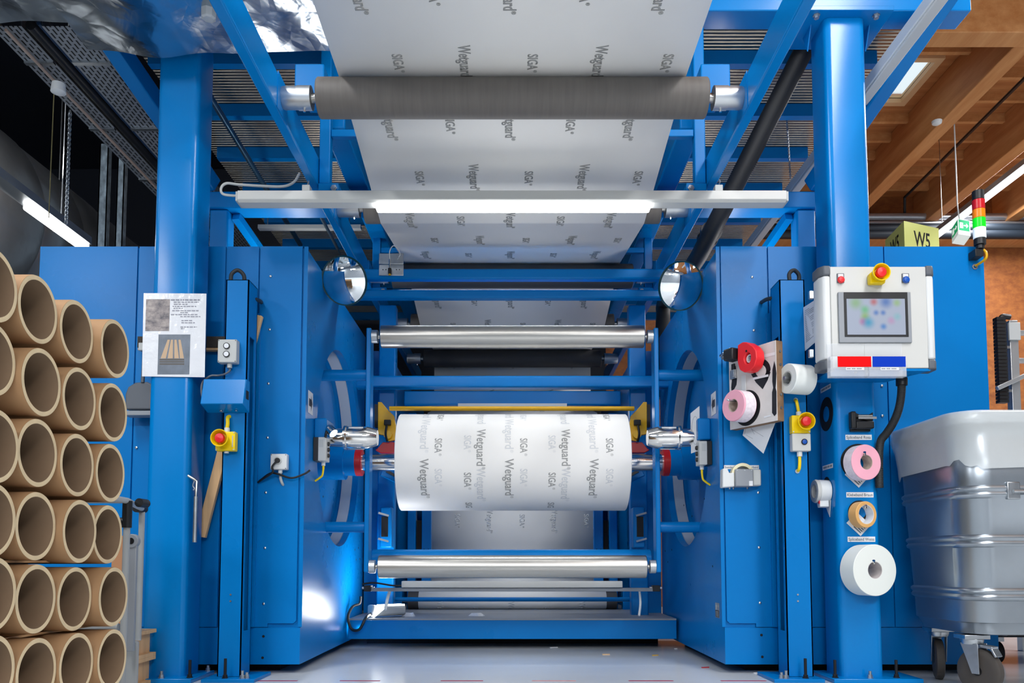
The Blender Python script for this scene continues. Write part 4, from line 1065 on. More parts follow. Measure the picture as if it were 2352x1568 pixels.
MB().sweep([W(545, 450, ly+.05), W(513, 446, ly+.06), W(508, 432, ly+.06), W(520, 421, ly+.06), W(550, 424, ly+.08), W(600, 427, ly+.08), W(650, 428, ly+.08), W(675, 418, ly+.1), W(688, 398, ly+.12)], .007, 8).build('cable', GREYP, t)
# plastic hex cap at top left
c = W(479, 45, 3.78)
t = thing('hex_cap', 'ribbed grey plastic cap hanging at the top left', 'cap', c)
MB().lathe(c, (0, 0, 1), [(0, .026), (.006, .036), (.07, .038)], 8).build('cap', mat('clear_grey_plastic', '#b4b9bd', .3), t, smooth=False)
MB().lathe(c+V((0, 0, .0702)), (0, 0, 1), [(0, .037), (.015, .037)], 24).build('collar', WHITE, t)
MB().lathe(c+V((0, 0, .0854)), (0, 0, 1), [(0, .03), (.2, .03)], 20).build('socket', BLACK, t)
# steel crank tool on the left post
t = thing('crank_tool', 'slim steel crank tool hanging on the right side of the left post', 'tool', W(448, 1245, 4.24))
c = lambda px_, py: W(px_, py, 4.21)
MB().cyl(c(447, 1245), c(450, 1140), .012, 12).build('handle', ZINC, t)
MB().sweep([c(450, 1142), c(452, 1105), c(447, 1101), c(432, 1092)], .007, 8, sm=False).build('rod', STEEL, t)
MB().sweep([c(446, 1104), c(443, 1115), c(447, 1122), c(444, 1125)], .003, 6).build('clip', ZINC, t)
# floor markings and litter
for k, (a, b_) in enumerate(((583, 685), (778, 874), (1011, 1110), (1222, 1322), (1446, 1545), (1659, 1757))):
    p0, p1 = WZ(a, 1565, 0), WZ(b_, 1562, 0)
    lab = ['dark red floor dash in front of the left column', 'worn red floor dash crossed by the lamp reflection', 'clear red floor dash left of centre', 'faded patchy red floor dash right of centre', 'clear red floor dash below the right platform end', 'dark red floor dash in front of the right column'][k]
    m_ = mat('worn_red_marking', '#c58a8c', .4, var=.25, vscale=30) if k == 3 else mat('red_marking', '#a02c4c', .35)
    single('floor_dash', MB().box(p0.x, p1.x, p1.y-.005, p0.y+.02, .0002, .0012), m_, lab, 'floor marking', 'dashed red line on the floor', smooth=False)
rr = random.Random(5)
for k, (a, b_, w_, c_, lab) in enumerate(((1392, 1503, .05, PINE, 'tan sliver on the floor in front of the platform'), (1505, 1505, .04, YELP, 'yellowish sliver on the floor by the right cabinet'), (1620, 1533, .045, REDD, 'thin reddish sliver on the floor beside the right cabinet'), (1272, 1487, .06, SHEET, 'pale thin scrap on the floor under the platform edge'), (1552, 1490, .02, SHEET, 'tiny white scrap at the right cabinet foot'), (1735, 1546, .02, SHEET, 'tiny white scrap by the right column foot'))):
    c = WZ(a, b_, 0); d = V((1, rr.uniform(-.4, .4), 0)).normalized()
    single('floor_scrap', MB().bar(c-d*w_/2+V((0, 0, .0025)), c+d*w_/2+V((0, 0, .003)), .012, .004), c_, lab, 'scrap')
# ------------------------------------------------------------------ operator panel
hy = 3.95
def screen_mat():
    m = bpy.data.materials.new('panel_screen'); m.use_nodes = True; nt = m.node_tree; b = nt.nodes['Principled BSDF']
    tc = nt.nodes.new('ShaderNodeTexCoord'); prev = None
    blobs = [((-.10, .07), .05, '#a8d8a0'), ((-.01, .075), .03, '#e07a80'), ((.05, .075), .05, '#5f8fe0'), ((.105, .07), .03, '#b8e0a0'),
             ((-.055, .035), .035, '#7fe0a0'), ((-.055, .0), .035, '#a8d870'), ((-.065, -.025), .03, '#e07ac0'), ((-.04, -.03), .045, '#30b8e8'),
             ((.0, .02), .022, '#5f95e8'), ((.035, .02), .022, '#5f95e8'), ((.035, -.05), .025, '#4f9cf0'), ((.075, -.02), .03, '#e0b8e8'), ((.105, .0), .03, '#a8e0f0')]
    colr = nt.nodes.new('ShaderNodeRGB'); colr.outputs[0].default_value = lin('#cfdcf6'); prev = colr.outputs[0]
    for (x, z), r, c in blobs:
        vm = nt.nodes.new('ShaderNodeVectorMath'); vm.operation = 'DISTANCE'; vm.inputs[1].default_value = (x, 0, z)
        mr = nt.nodes.new('ShaderNodeMapRange'); mr.interpolation_type = 'SMOOTHSTEP'; mr.inputs['From Min'].default_value = 0; mr.inputs['From Max'].default_value = r
        mr.inputs['To Min'].default_value = .9; mr.inputs['To Max'].default_value = 0
        mx = nt.nodes.new('ShaderNodeMix'); mx.data_type = 'RGBA'; mx.inputs['B'].default_value = lin(c)
        nt.links.new(tc.outputs['Object'], vm.inputs[0]); nt.links.new(vm.outputs['Value'], mr.inputs['Value'])
        nt.links.new(mr.outputs['Result'], mx.inputs['Factor']); nt.links.new(prev, mx.inputs['A']); prev = mx.outputs['Result']
    nt.links.new(prev, b.inputs['Emission Color']); b.inputs['Emission Strength'].default_value = .85
    b.inputs['Base Color'].default_value = (.02, .02, .02, 1); b.inputs['Roughness'].default_value = .2
    return m
A, B_ = W(1903, 845, hy), W(2135, 612, hy)
hc = V(((A.x+B_.x)/2, hy, (A.z+B_.z)/2)); hw, hh = (B_.x-A.x)/2, (B_.z-A.z)/2
M = frameM(hc, (1, 0, 0), (0, 0, 1), (0, -1, 0))
P_ = lambda px_, py: ((W(px_, py, hy).x-hc.x), (W(px_, py, hy).z-hc.z))
t = thing('operator_panel', 'light grey operator panel with lit touchscreen on the right post', 'control panel', hc-V((0, 0, hh)))
MB(M).box(-hw+.02, hw-.02, -hh, hh, -.11, 0).build('housing', OFFW, t, bevel=.004)
for s in (-1, 1):
    MB(M).prism([(s*(hw-.021), -hh+.045, .0), (s*(hw+.012), -hh+.045, .0), (s*(hw+.03), -hh+.045, -.03), (s*(hw+.03), -hh+.045, -.10), (s*(hw-.021), -hh+.045, -.10)], (0, 2*hh-.09, 0)).build('side_profile', WHITE, t, bevel=.01)
    for z0, z1 in ((-hh-.006, -hh+.0445), (hh-.0445, hh+.006)):
        MB(M).prism([(s*(hw-.022), z0, .003), (s*(hw+.013), z0, .003), (s*(hw+.033), z0, -.03), (s*(hw+.033), z0, -.104), (s*(hw-.022), z0, -.104)], (0, z1-z0, 0)).build('corner_cap', DGREY, t, bevel=.008)
(a0, b0), (a1, b1) = P_(1926, 788), P_(2089, 672)
MB(M).box(a0, a1, b0, b1, .0005, .012).build('screen_bezel', MGREY, t, bevel=.003)
(a0, b0), (a1, b1) = P_(1938, 775), P_(2081, 673)
MB(M).box(a0, a1, b0, b1, .0121, .0135).build('screen_frame', BLACK, t, smooth=False)
(a0, b0), (a1, b1) = P_(1944, 770), P_(2075, 688)
c = V(((a0+a1)/2, (b0+b1)/2, .0142)); w_ = (a1-a0)/2; h_ = (b1-b0)/2
sm = screen_mat()
cw = M @ c
o = MB().box(cw.x-w_, cw.x+w_, cw.y, cw.y+.0006, cw.z-h_, cw.z+h_).build('screen', sm, None, origin=cw, smooth=False)
o.parent = t; o.location = cw-hc+V((0, 0, hh))
(a, b_) = P_(2007, 638)
MB(M).prism([(a-.035, b_-.04, 0.0005), (a+.04, b_-.04, .0005), (a+.05, b_+.0, .0005), (a+.04, b_+.03, .0005), (a, b_+.04, .0005), (a-.035, b_+.01, .0005)], (0, 0, .035)).build('stop_guard', YEL, t, bevel=.006)
shroud(M, a+.006, b_+.004, t, r=.044, h=.04, base=.036, btn=.026)
for px_, cm, nm in ((1930, RED, 'red_button'), (2079, BLUEB, 'blue_button')):
    a, b_ = P_(px_, 640)
    MB(M).box(a-.018, a+.018, b_-.022, b_+.026, .0005, .006).build('button_plate', DGREY, t, bevel=.002)
    MB(M).box(a-.013, a+.013, b_+.006, b_+.022, .0061, .0068).build('legend', SHEET, t, smooth=False)
    MB(M).lathe((a, b_-.008, .006), (0, 0, 1), [(0, .0175), (.006, .0175), (.008, .014), (.012, .013), (.013, 0)], 24).build('push_button', cm, t)
# acrylic tray with red and blue cards
ACR = mat('clear_acrylic', '#eef2f6', .08, alpha=.22)
tr_ = thing('acrylic_holder', 'clear acrylic card holder with red and blue cards under the touchscreen', 'card holder', W(1985, 868, hy-.04))
(a0, b0), (a1, b1) = P_(1900, 869), P_(2070, 789)
am = (a0+a1)/2
for x0, x1 in ((a0, am-.001), (am+.001, a1)):
    MB(M).box(x0, x1, b0, b0+.003, .0025, .045).box(x0, x1, b0+.003, b0+.10, .042, .045).box(x0, x1, b0+.003, b1, .0025, .005).box(x0, x0+.003, b0+.003, b0+.1, .005, .042).box(x1-.003, x1, b0+.003, b0+.1, .005, .042).build('pocket', ACR, tr_, smooth=False)
for xa_, xb_, cm in ((1909, 1989, mat('red_card', '#e0080e', .6, spec=.1)), (1992, 2071, mat('blue_card', '#0836ac', .6, spec=.1))):
    (u0, v0), (u1, v1) = P_(xa_, 853), P_(xb_, 829)
    k = .955
    ca = (u0+u1)/2
    MB(M).box(u0*k+.004, u1*k+.002, v0*k+.0, v1*k+.002, .0455, .046).build('colour_card', cm, tr_, smooth=False)
    MB(M).box(ca*k-.045+.005, ca*k+.05, v0*k-.016, v0*k-.002, .0455, .046).build('name_strip', SHEET, tr_, smooth=False)
    m = MB(M); x = ca*k-.036
    for w_ in (.02, .02, .026): m.box(x, x+w_, v0*k-.012, v0*k-.006, .046, .0462); x += w_+.004
    m.build('print_lines', MGREY, tr_, smooth=False)
# bracket arm to post
MB().box(hc.x-.16, hc.x+.16, hy+.1105, PY0-.001, hc.z-hh+.0, hc.z-hh+.05).build('mount_arm', BLUE, t, bevel=.003)
MB().prism([V((hc.x-hw+.03, hy+.005, hc.z-hh-.001)), V((hc.x+hw-.01, hy+.005, hc.z-hh-.001)), V((hc.x+hw-.12, PY0-.001, hc.z-hh-.001)), V((hc.x-hw+.03, PY0-.001, hc.z-hh-.001))], (0, 0, -.012)).build('mount_plate', BLUE, t, smooth=False)
for px_ in (1965, 1993): 
    c = W(px_, 876, hy+.03); MB().lathe((c.x, c.y, hc.z-hh-.0132), (0, 0, -1), [(0, .008), (.006, .008)], 8).build('bolt', ZINC, t, smooth=False)
# hinges and paper on its left edge
for py in (670, 806):
    a, b_ = P_(1867, py); MB(M).box(a-.002, a+.02, b_-.02, b_+.02, -.06, -.04).build('hinge', ZINC, t, bevel=.002)
# hose from the panel
hs = thing('panel_hose', 'dark grey corrugated hose hanging from the operator panel to the bin', 'hose', W(2040, 1020, 4.1))
pts = [W(2071, 872, 4.08), W(2070, 905, 4.1), W(2064, 940, 4.12), W(2052, 970, 4.15), W(2036, 995, 4.18), W(2022, 1015, 4.2), W(2019, 1060, 4.2), W(2020, 1120, 4.2)]
sp = smooth_path(pts, 8)
MB().sweep(pts, .0195, 14, 8).build('hose', HOSE, hs)
for i in range(2, len(sp)-3, 1):
    pass
MB().cyl(W(2071, 868, 4.08), W(2071, 885, 4.08), .028, 18).build('connector', BLACK, hs)
rb = MB()
for i in range(4, len(sp)-1):
    for f in (0, .5):
        a = sp[i].lerp(sp[i+1], f); d = (sp[i+1]-sp[i]).normalized(); rb.lathe(a-d*.0016, d, [(0, .0195), (.0008, .0212), (.0024, .0212), (.0032, .0195)], 14)
rb.build('corrugation', HOSE, hs)
# paper sheet clipped to the left of the panel
t = thing('paper_sheet', 'white printed sheet stuck on the column side left of the operator panel', 'paper', W(1860, 800, 4.1))
q = [W(1845, 706, 4.25), W(1873, 688, 4.1), W(1872, 786, 4.1), W(1849, 806, 4.25)]
MB().prism(q, (.001, .002, 0)).build('sheet', SHEET, t, smooth=False)
m = MB()
Mq = lambda u, v: q[0]*(1-u)*(1-v)+q[1]*u*(1-v)+q[2]*u*v+q[3]*(1-u)*v+V((-.0008, -.0012, 0))
for k in range(18):
    v = .1+k*.042; u1 = .85 if k % 4 else .5
    m.add([Mq(.12, v), Mq(u1, v), Mq(u1, v+.016), Mq(.12, v+.016)], [(0, 1, 2, 3)])
m.build('text_lines', mat('paper_print', '#9aa0a8', .6), t, smooth=False)
# ------------------------------------------------------------------ tape rolls etc. on the right post
FY = PY0-.001
def label_strip(txt, x0, y0, x1, y1, lab, Y=FY):
    a, b_ = W(x0, y1, Y), W(x1, y0, Y)
    t = thing('label_strip', lab, 'label', (((a+b_)/2).x, Y, a.z))
    MB().box(a.x, b_.x, Y-.0006, Y, a.z, b_.z).build('strip', SHEET, t, smooth=False)
    h = b_.z-a.z
    for s_, cx_, w_ in txt:
        MB().text(s_, (a.x+(b_.x-a.x)*cx_, Y-.0009, (a.z+b_.z)/2), (1, 0, 0), (0, 0, 1), h*.56, (b_.x-a.x)*w_).build('lettering', mat('label_print', '#5d636c', .6), t, smooth=False)
label_strip([('Spliceband Rosa', .5, .93)], 1942, 998, 2002, 1010, 'white label reading Spliceband Rosa above the pink tape roll')
label_strip([('Klebeband Braun', .5, .93)], 1944, 1130, 2006, 1142, 'white label reading Klebeband Braun above the brown tape roll')
label_strip([('Spliceband Weiss', .5, .93)], 1947, 1232, 2010, 1244, 'white label reading Spliceband Weiss above the big white roll')
label_strip([('Spender', .14, .24), ('erband', .87, .22)], 1663, 1068, 1743, 1077, 'white label behind the grey tape dispenser on the right cabinet', CY0-.004)
def ring(M_, cx_, cy_, ro, ri, m_, t, name, e=.0006, sx=1):
    n = 48; vs = []; fs = []
    for r in (ro, ri):
        for i in range(n): vs.append((cx_+r*sx*math.cos(2*PI*i/n), cy_+r*math.sin(2*PI*i/n), e))
    for i in range(n): j = (i+1) % n; fs.append((i, j, n+j, n+i))
    return MB(M_).add(vs, fs).build(name, m_, t, smooth=False, solid=.0004)
def sticker_ring(o, M_, lab, ro, ri):
    t = thing('ring_sticker', lab, 'sticker', o-V((0, 0, ro))); ring(M_, 0, 0, ro, ri, BLACKM, t, 'ring', .0006); return t
def tape_roll(px_, py, Yb, Yf, R, ri, mat_, lab, core=SHEET, side=None, dx=0, name='tape_roll', hook=True):
    """roll on a peg standing out of the post; axis slightly tilted"""
    c1 = W(px_, py, Yf)
    d = V((dx, Yb-Yf, .0)).normalized(); wdt = Yb-Yf
    t = thing(name, lab, 'tape roll', c1-V((0, 0, R)))
    MB().lathe(c1, d, [(0, ri+.002), (0, R-.002), (.002, R), (wdt-.002, R), (wdt, R-.002), (wdt, ri+.002), (0, ri+.002)], 64).build('wound_tape', mat_, t)
    if side: MB().lathe(c1, d, [(.003, R+.0004), (wdt-.003, R+.0004)], 64, cap=False).build('outer_wrap', side, t)
    MB().lathe(c1, d, [(.001, ri), (.001, ri+.002), (wdt, ri+.002), (wdt, ri), (.001, ri)], 40).build('core', core, t)
    return t, c1, d
Mf = lambda px_, py: frameM(W(px_, py, FY), (1, 0, 0), (0, 0, 1), (0, -1, 0))
sticker_ring(W(1975, 1060, FY), Mf(1972, 1060), 'black ring sticker behind the pink tape roll on the post', .095, .05)
sticker_ring(W(1973, 1185, FY), Mf(1974, 1175), 'black ring sticker behind the brown tape roll on the post', .06, .036)
PRINTP = mat('pink_liner_print', '#e6dbe2', .5, var=.12, vscale=60)
peg = lambda t, px_, py, Yf: MB().sweep([W(px_, py, PY0-.0005), W(px_, py, Yf-.02), W(px_, py-5, Yf-.03)], .0075, 10, sm=False).build('hook_peg', CHROME, t)
CORE1 = mat('printed_core', '#b9a89c', .5, var=.35, vscale=30)
t, c1, d = tape_roll(1990, 1061, PY0-.02, PY0-.085, .092, .037, PINK, 'pink tape roll on the right post', CORE1, PRINTP, dx=-.02); peg(t, 1986, 1043, 4.14)
t, c1, d = tape_roll(1990, 1181, PY0-.012, PY0-.068, .068, .048, TAN, 'small brown tape roll on the right post below the pink roll', SHEET, dx=-.02); peg(t, 1988, 1165, 4.15)
t, c1, d = tape_roll(2010, 1309, PY0-.012, PY0-.115, .131, .042, mat('white_splice_tape', '#e4e8e2', .4), 'biggest roll, white splice tape low on the right post', mat('pale_core', '#c9c2c0', .5), dx=-.03); peg(t, 2007, 1292, 4.09)
def tag_paper(px_, py, s_, lab, Y=PY0-.004):
    M_ = frameM(W(px_, py, Y), (1, 0, -.95), (.95, 0, 1), (0, -1, 0))
    t = thing('tape_leaflet', lab, 'paper', W(px_, py+20, Y)); MB(M_).box(-s_, s_, -s_*.8, s_*.8, 0, .0012).build('sheet', SHEET, t, smooth=False)
    m = MB(M_)
    for k in range(4): m.box(-s_*.2, s_*.8, -s_*.6+k*s_*.22, -s_*.5+k*s_*.22, .0012, .0015)
    m.build('print_lines', DGREY, t, smooth=False)
tag_paper(1968, 1092, .05, 'white leaflet corner sticking out under the pink tape roll')
tag_paper(1972, 1203, .05, 'white leaflet square behind the small brown tape roll')
# black tape gun holder on the post
M = frameM(W(1976, 968, FY), (1, 0, 0), (0, 0, 1), (0, -1, 0))
t = thing('tape_holder', 'black hand dispenser with metal blade hung above the Spliceband Rosa label', 'tape dispenser', W(1976, 990, FY))
MB(M).box(-.06, .045, -.055, .035, 0, .02).build('back_plate', BLACK, t, bevel=.004)
MB(M).box(-.072, -.045, -.045, .045, .0205, .06).box(-.0449, .05, -.045, -.005, .0205, .055).build('body', BLACK, t, bevel=.006)
MB(M).prism([(-.044, .02, .0205), (-.044, .045, .0205), (-.01, .03, .0205), (.03, .03, .0205), (.055, .045, .0205), (.055, .0, .0205), (.03, -.004, .0205)], (0, 0, .012)).build('top_guard', BLACK, t, bevel=.003)
MB(M).box(-.035, .06, .004, .016, .056, .060).build('blade', CHROME, t)
MB(M).box(-.03, .045, .02, .026, .0335, .05).build('roller', GREYP, t, bevel=.002)
# stickers and white dispenser on the left side face of the post
LX = 1.704
def sideM(px_, py): return frameM(WX(px_, py, LX), (0, -1, 0), (0, 0, 1), (-1, 0, 0)), WX(px_, py, LX)
M, o = sideM(1904, 948); o2 = V((LX, 4.33, o.z)); M = frameM(o2, (0, -1, 0), (0, 0, 1), (-1, 0, 0))
sticker_ring(o2, M, 'black ring sticker on the side face of the right post', .092, .042)
def side_label(py, lab):
    o = V((LX, 4.33, Zat(py, 4.33))); M = frameM(o, (0, -1, 0), (0, 0, 1), (-1, 0, 0))
    t = thing('label_strip', lab, 'label', o); MB(M).box(-.07, .07, -.012, .012, 0, .0006).build('strip', SHEET, t, smooth=False)
    m = MB(M); x = -.06
    for w_ in (.05, .03, .03): m.box(x, x+w_, -.005, .006, .0006, .0009); x += w_+.006
    m.build('print_lines', MGREY, t, smooth=False)
side_label(892, 'white label above the black ring on the side of the right post')
side_label(1072, 'white label above the white tape dispenser on the side of the right post')
o = V((LX, 4.33, Zat(1128, 4.33)))
M = frameM(o, (0, -1, 0), (0, 0, 1), (-1, 0, 0))
t = thing('tape_dispenser', 'small white tape dispenser with red tab on the side of the right post', 'tape dispenser', o-V((0, 0, .08)))
ring(M, -.02, .03, .05, .03, BLACKM, t, 'ring_mark', .0006)
MB(M).lathe((0, 0, .002), (0, 0, 1), [(0, .038), (0, .06), (.055, .062), (.06, .056), (.06, .038), (0, .038)], 40).build('tape_drum', WHITE, t)
MB(M).lathe((0, 0, .0605), (0, 0, 1), [(0, .037), (0, .062), (.008, .064), (.016, .06), (.016, .037), (0, .037)], 40).build('front_ring', OFFW, t)
MB(M).prism([(-.02, -.055, .01), (.03, -.045, .01), (.035, -.085, .01), (.0, -.09, .01)], (0, 0, .05)).build('cutter_nose', WHITE, t, bevel=.004)
MB(M).box(.02, .036, -.07, -.052, .0605, .064).build('red_tab', RED, t)
MB(M).prism([(-.05, -.06, .002), (.02, -.14, .002), (.04, -.05, .002)], (0, 0, .002)).build('leaflet', SHEET, t, smooth=False)
# grey-white dispenser on the right cabinet
M = boxM(1697, 1097, CY0-.004)
t = thing('tape_dispenser', 'grey and white desk tape dispenser mounted on the right cabinet', 'tape dispenser', W(1697, 1123, 4.45))
MB(M).prism([(-.108, -.06, .0), (-.105, .045, 0), (-.08, .05, 0), (-.068, .02, 0), (-.04, .025, 0), (-.04, -.055, 0)], (0, 0, .06)).build('white_nose', WHITE, t, bevel=.006)
MB(M).box(-.0395, .06, -.055, .042, .0, .075).build('grey_body', MGREY, t, bevel=.006)
MB(M).box(.0605, .108, -.05, .042, .0, .06).build('white_end', GREYP, t, bevel=.008)
MB(M).lathe((.008, .015, .01), (0, 0, 1), [(0, .045), (0, .062), (.045, .062), (.045, .045), (0, .045)], 40).build('tape_roll', mat('cream_tape', '#e6deb8', .5), t)
MB(M).box(.035, .055, -.052, -.025, .0755, .076).build('sticker', SHEET, t, smooth=False)
for a in (-.03, .012, .05): MB(M).cyl((a, .035, .075), (a, .035, .0765), .0035, 8).build('screw', ZINC, t)
for a in (-.06, -.04, .038): MB(M).cyl((a, -.055, .03), (a, -.066, .03), .005, 8).build('foot_bolt', ZINC, t)
# white tape roll on the right column
cw_ = W(1830, 870, 4.19)
t = thing('tape_roll', 'translucent white tape roll lying sideways on the right control column', 'tape roll', cw_-V((0, 0, .078)))
d = V((.95, .3, 0)).normalized()
a0 = W(1808, 869, 4.14)
MB().lathe(a0, d, [(0, .04), (0, .075), (.003, .078), (.125, .078), (.128, .075), (.128, .04), (0, .04)], 48).build('wound_tape', CLEART, t)
MB().lathe(a0-d*.0005, d, [(0, .033), (0, .0395), (.128, .0395), (.128, .033), (0, .033)], 40).build('core', GREYP, t)
MB().cyl(a0-d*.02, a0+d*.13, .011, 12).build('peg', ZINC, t)
# right e-stop with grey box
M = boxM(1834, 978, 4.248)
t = thing('emergency_stop', 'yellow emergency stop over a grey blue-button box on the right column', 'emergency stop', W(1834, 1042, 4.2))
MB(M).box(-.05, .048, -.045, .05, 0, .045).build('box', YEL, t, bevel=.005)
shroud(M, .012, .012, t)
for a, b_ in ((-.043, -.038), (.04, -.038)): MB(M).cyl((a, b_, .045), (a, b_, .047), .004, 8).build('screw', ZINC, t)
MB(M).box(-.05, .048, -.140, -.046, 0, .045).build('lower_box', OFFW, t, bevel=.005)
MB(M).lathe((.012, -.092, .045), (0, 0, 1), [(0, .016), (.006, .016), (.008, .013), (.004, .012), (.004, 0)], 28).build('button_ring', BLACK, t)
MB(M).lathe((.012, -.092, .0495), (0, 0, 1), [(0, .0125), (.004, .012), (.005, 0)], 24).build('blue_button', BLUEB, t)
for b0_, b1_ in ((.05, .072), (-.166, -.140)): MB(M).cyl((-.005, b0_, .02), (-.005, b1_, .02), .014, 14).build('cable_gland', WHITE, t)
MB(M).sweep([(-.005, .072, .02), (-.01, .10, .022), (-.014, .128, .018), (-.014, .14, -.002)], .0085, 8).build('yellow_cable', YEL, t)
MB(M).sweep([(-.005, -.166, .02), (-.006, -.2, .022), (-.008, -.23, .018), (-.008, -.24, -.002)], .0085, 8).build('yellow_cable', YEL, t)
for b_ in (.14, -.242): MB(M).lathe((-.012, b_, .0), (0, 0, 1), [(0, .012), (.003, .012)], 16).build('grommet', ZINC, t)
# ------------------------------------------------------------------ tool board
bl, br_ = W(1677, 987, 4.47), W(1785, 962, 4.165)
u = V((br_.x-bl.x, br_.y-bl.y, 0)); BLn = u.length; u.normalize(); nrm = V((u.y, -u.x, 0))
if nrm.y > 0: nrm = -nrm
BH = Zat(815, 4.47)-Zat(987, 4.47)
M = frameM(V((bl.x, bl.y, bl.z)), u, (0, 0, 1), nrm)
t = thing('tool_board', 'worn pale tool board with black tool outlines beside the right column', 'tool board', bl)
MB(M).box(0, BLn, 0, BH, -.05, -.004).build('board', PLY, t, smooth=False)
MB(M).box(0, BLn, 0, BH, -.0038, 0).build('face_panel', mat('worn_cream_board', '#d2cecb', .5, var=.1, vscale=9), t, smooth=False)
for k, bz_ in enumerate((.37, .30, .14, .07)): MB(M).cyl((BLn, bz_, -.03), (BLn+.004, bz_, -.03), .007, 10).build('screw', ZINC, t)
def bp(zx, zy):  # crop pixel (1640+zx*170/987, 780+zy*270/1568) onto the board plane
    px_, py = 1640+zx*170/987, 780+zy*270/1568
    r = ray(px_, py); o = V((0, 0, H)); k = (bl-o).dot(nrm)/r.dot(nrm); p = o+r*k
    return ((p-bl).dot(u), p.z-bl.z)
def shape(pts, name, m_, e0=.0002, th_=.0006): 
    return MB(M).prism([(a, b_, e0) for a, b_ in [bp(*q) for q in pts]], (0, 0, th_)).build(name, m_, t, smooth=False)
INKB = mat('board_silhouette', '#10161f', .6)
shape([(805, 285), (825, 370), (833, 450), (828, 560), (820, 640), (834, 690), (834, 985), (808, 1020), (775, 975), (775, 700), (790, 640), (778, 560), (780, 400)], 'tool_outline', INKB)
n_ = 24; cx_, cy_ = 625, 420
shape([(625+130*math.cos(PI*k/n_), 400-150*math.sin(PI*k/n_)) for k in range(n_+1)][::-1]+[(495, 460), (650, 660), (755, 440)][0:1]+[(560, 570), (650, 660), (715, 540), (755, 430)], 'tool_outline', INKB)
shape([(625+72*math.cos(2*PI*k/n_), 415-85*math.sin(2*PI*k/n_)) for k in range(n_)], 'outline_centre', mat('worn_cream_board', '#d2cecb'), .0009, .0004)
shape([(250, 350), (290, 350), (308, 520), (300, 600), (270, 660), (235, 680), (230, 640), (245, 480)], 'tool_outline', INKB)
for q in ([(672, 195), (815, 165), (815, 205), (672, 238)], [(525, 505), (728, 460), (728, 490), (525, 535)], [(668, 1022), (762, 1000), (762, 1020), (668, 1045)]): shape(q, 'label', SHEET, .0014, .0004)
def onboard(zx, zy): a, b_ = bp(zx, zy); return a, b_
# red dispenser
a, b_ = onboard(575, 260)
td = thing('red_tape_dispenser', 'red teardrop hand tape dispenser hung at the top of the tool board', 'tape dispenser', M @ V((a, b_-.06, .03)))
pts = []
for k in range(28):
    an = math.radians(125+290*k/27-180+0); pts.append((a+.052*math.cos(an-1.2), b_+.0+.062*math.sin(an-1.2)))
outl = [(a-.066, b_+.084), (a-.07, b_-.01), (a-.055, b_-.055), (a-.022, b_-.076), (a+.018, b_-.076), (a+.052, b_-.058), (a+.07, b_-.018), (a+.066, b_+.022), (a+.045, b_+.052), (a+.0, b_+.084), (a-.03, b_+.092)]
hole = [(a+.004+.024*math.cos(2*PI*k/24), b_-.004+.030*math.sin(2*PI*k/24)) for k in range(24)]
m = MB(M); nO = len(outl)
# shell with a real hole: ring of quads between hole and sampled outline
import bisect
def samp(poly, n):
    L = [0]
    for i in range(len(poly)): L.append(L[-1]+math.dist(poly[i], poly[(i+1) % len(poly)]))
    o_ = []
    for k in range(n):
        d_ = L[-1]*k/n; i = bisect.bisect_right(L, d_)-1; f = (d_-L[i])/(L[i+1]-L[i]); p, q_ = poly[i], poly[(i+1) % len(poly)]
        o_.append((p[0]+(q_[0]-p[0])*f, p[1]+(q_[1]-p[1])*f))
    return o_
OS = samp(outl, 48)
cxx, cyy = a+.004, b_-.004
HS = []
for p in OS:
    an = math.atan2(p[1]-cyy, p[0]-cxx); HS.append((cxx+.024*math.cos(an), cyy+.030*math.sin(an)))
vs = [(p[0], p[1], .015) for p in OS]+[(p[0], p[1], .075) for p in OS]+[(p[0], p[1], .075) for p in HS]+[(p[0], p[1], .015) for p in HS]
fs = []
for i in range(48):
    j = (i+1) % 48
    fs += [(i, j, 48+j, 48+i), (48+i, 48+j, 96+j, 96+i), (96+i, 96+j, 144+j, 144+i), (144+i, 144+j, j, i)]
m.add(vs, fs).build('shell', RED, td, bevel=.004)
MB(M).lathe((cxx, cyy, .02), (0, 0, 1), [(0, .0), (0, .022), (.04, .0225), (.04, .016), (.001, .016)], 28).build('tape_core', SHEET, td)
MB(M).cyl((cxx-.005, cyy+.04, .0755), (cxx-.005, cyy+.04, .078), .006, 10).build('screw', BLACK, td)
MB(M).cyl((cxx, cyy+.012, 0), (cxx, cyy+.012, .062), .004, 8).build('hook', ZINC, td)
# black tape gun
a, b_ = onboard(250, 250); a += .05
tg = thing('black_tape_gun', 'black hand tape gun with metal edge left of the red dispenser', 'tape dispenser', M @ V((a, b_-.05, .04)))
MB(M).box(a-.02, a+.05, b_-.035, b_+.03, .03, .10).build('body', BLACK, tg, bevel=.008)
MB(M).prism([(a-.055, b_-.005, .04), (a+.03, b_+.022, .04), (a+.03, b_+.032, .04), (a-.055, b_+.01, .04)], (0, 0, .055)).build('metal_lip', CHROME, tg, bevel=.002)
MB(M).box(a-.04, a-.0205, b_-.02, b_+.0, .04, .095).build('roller', DGREY, tg, bevel=.004)
MB(M).cyl((a+.01, b_, 0), (a+.01, b_, .03), .006, 8).build('hook', ZINC, tg)
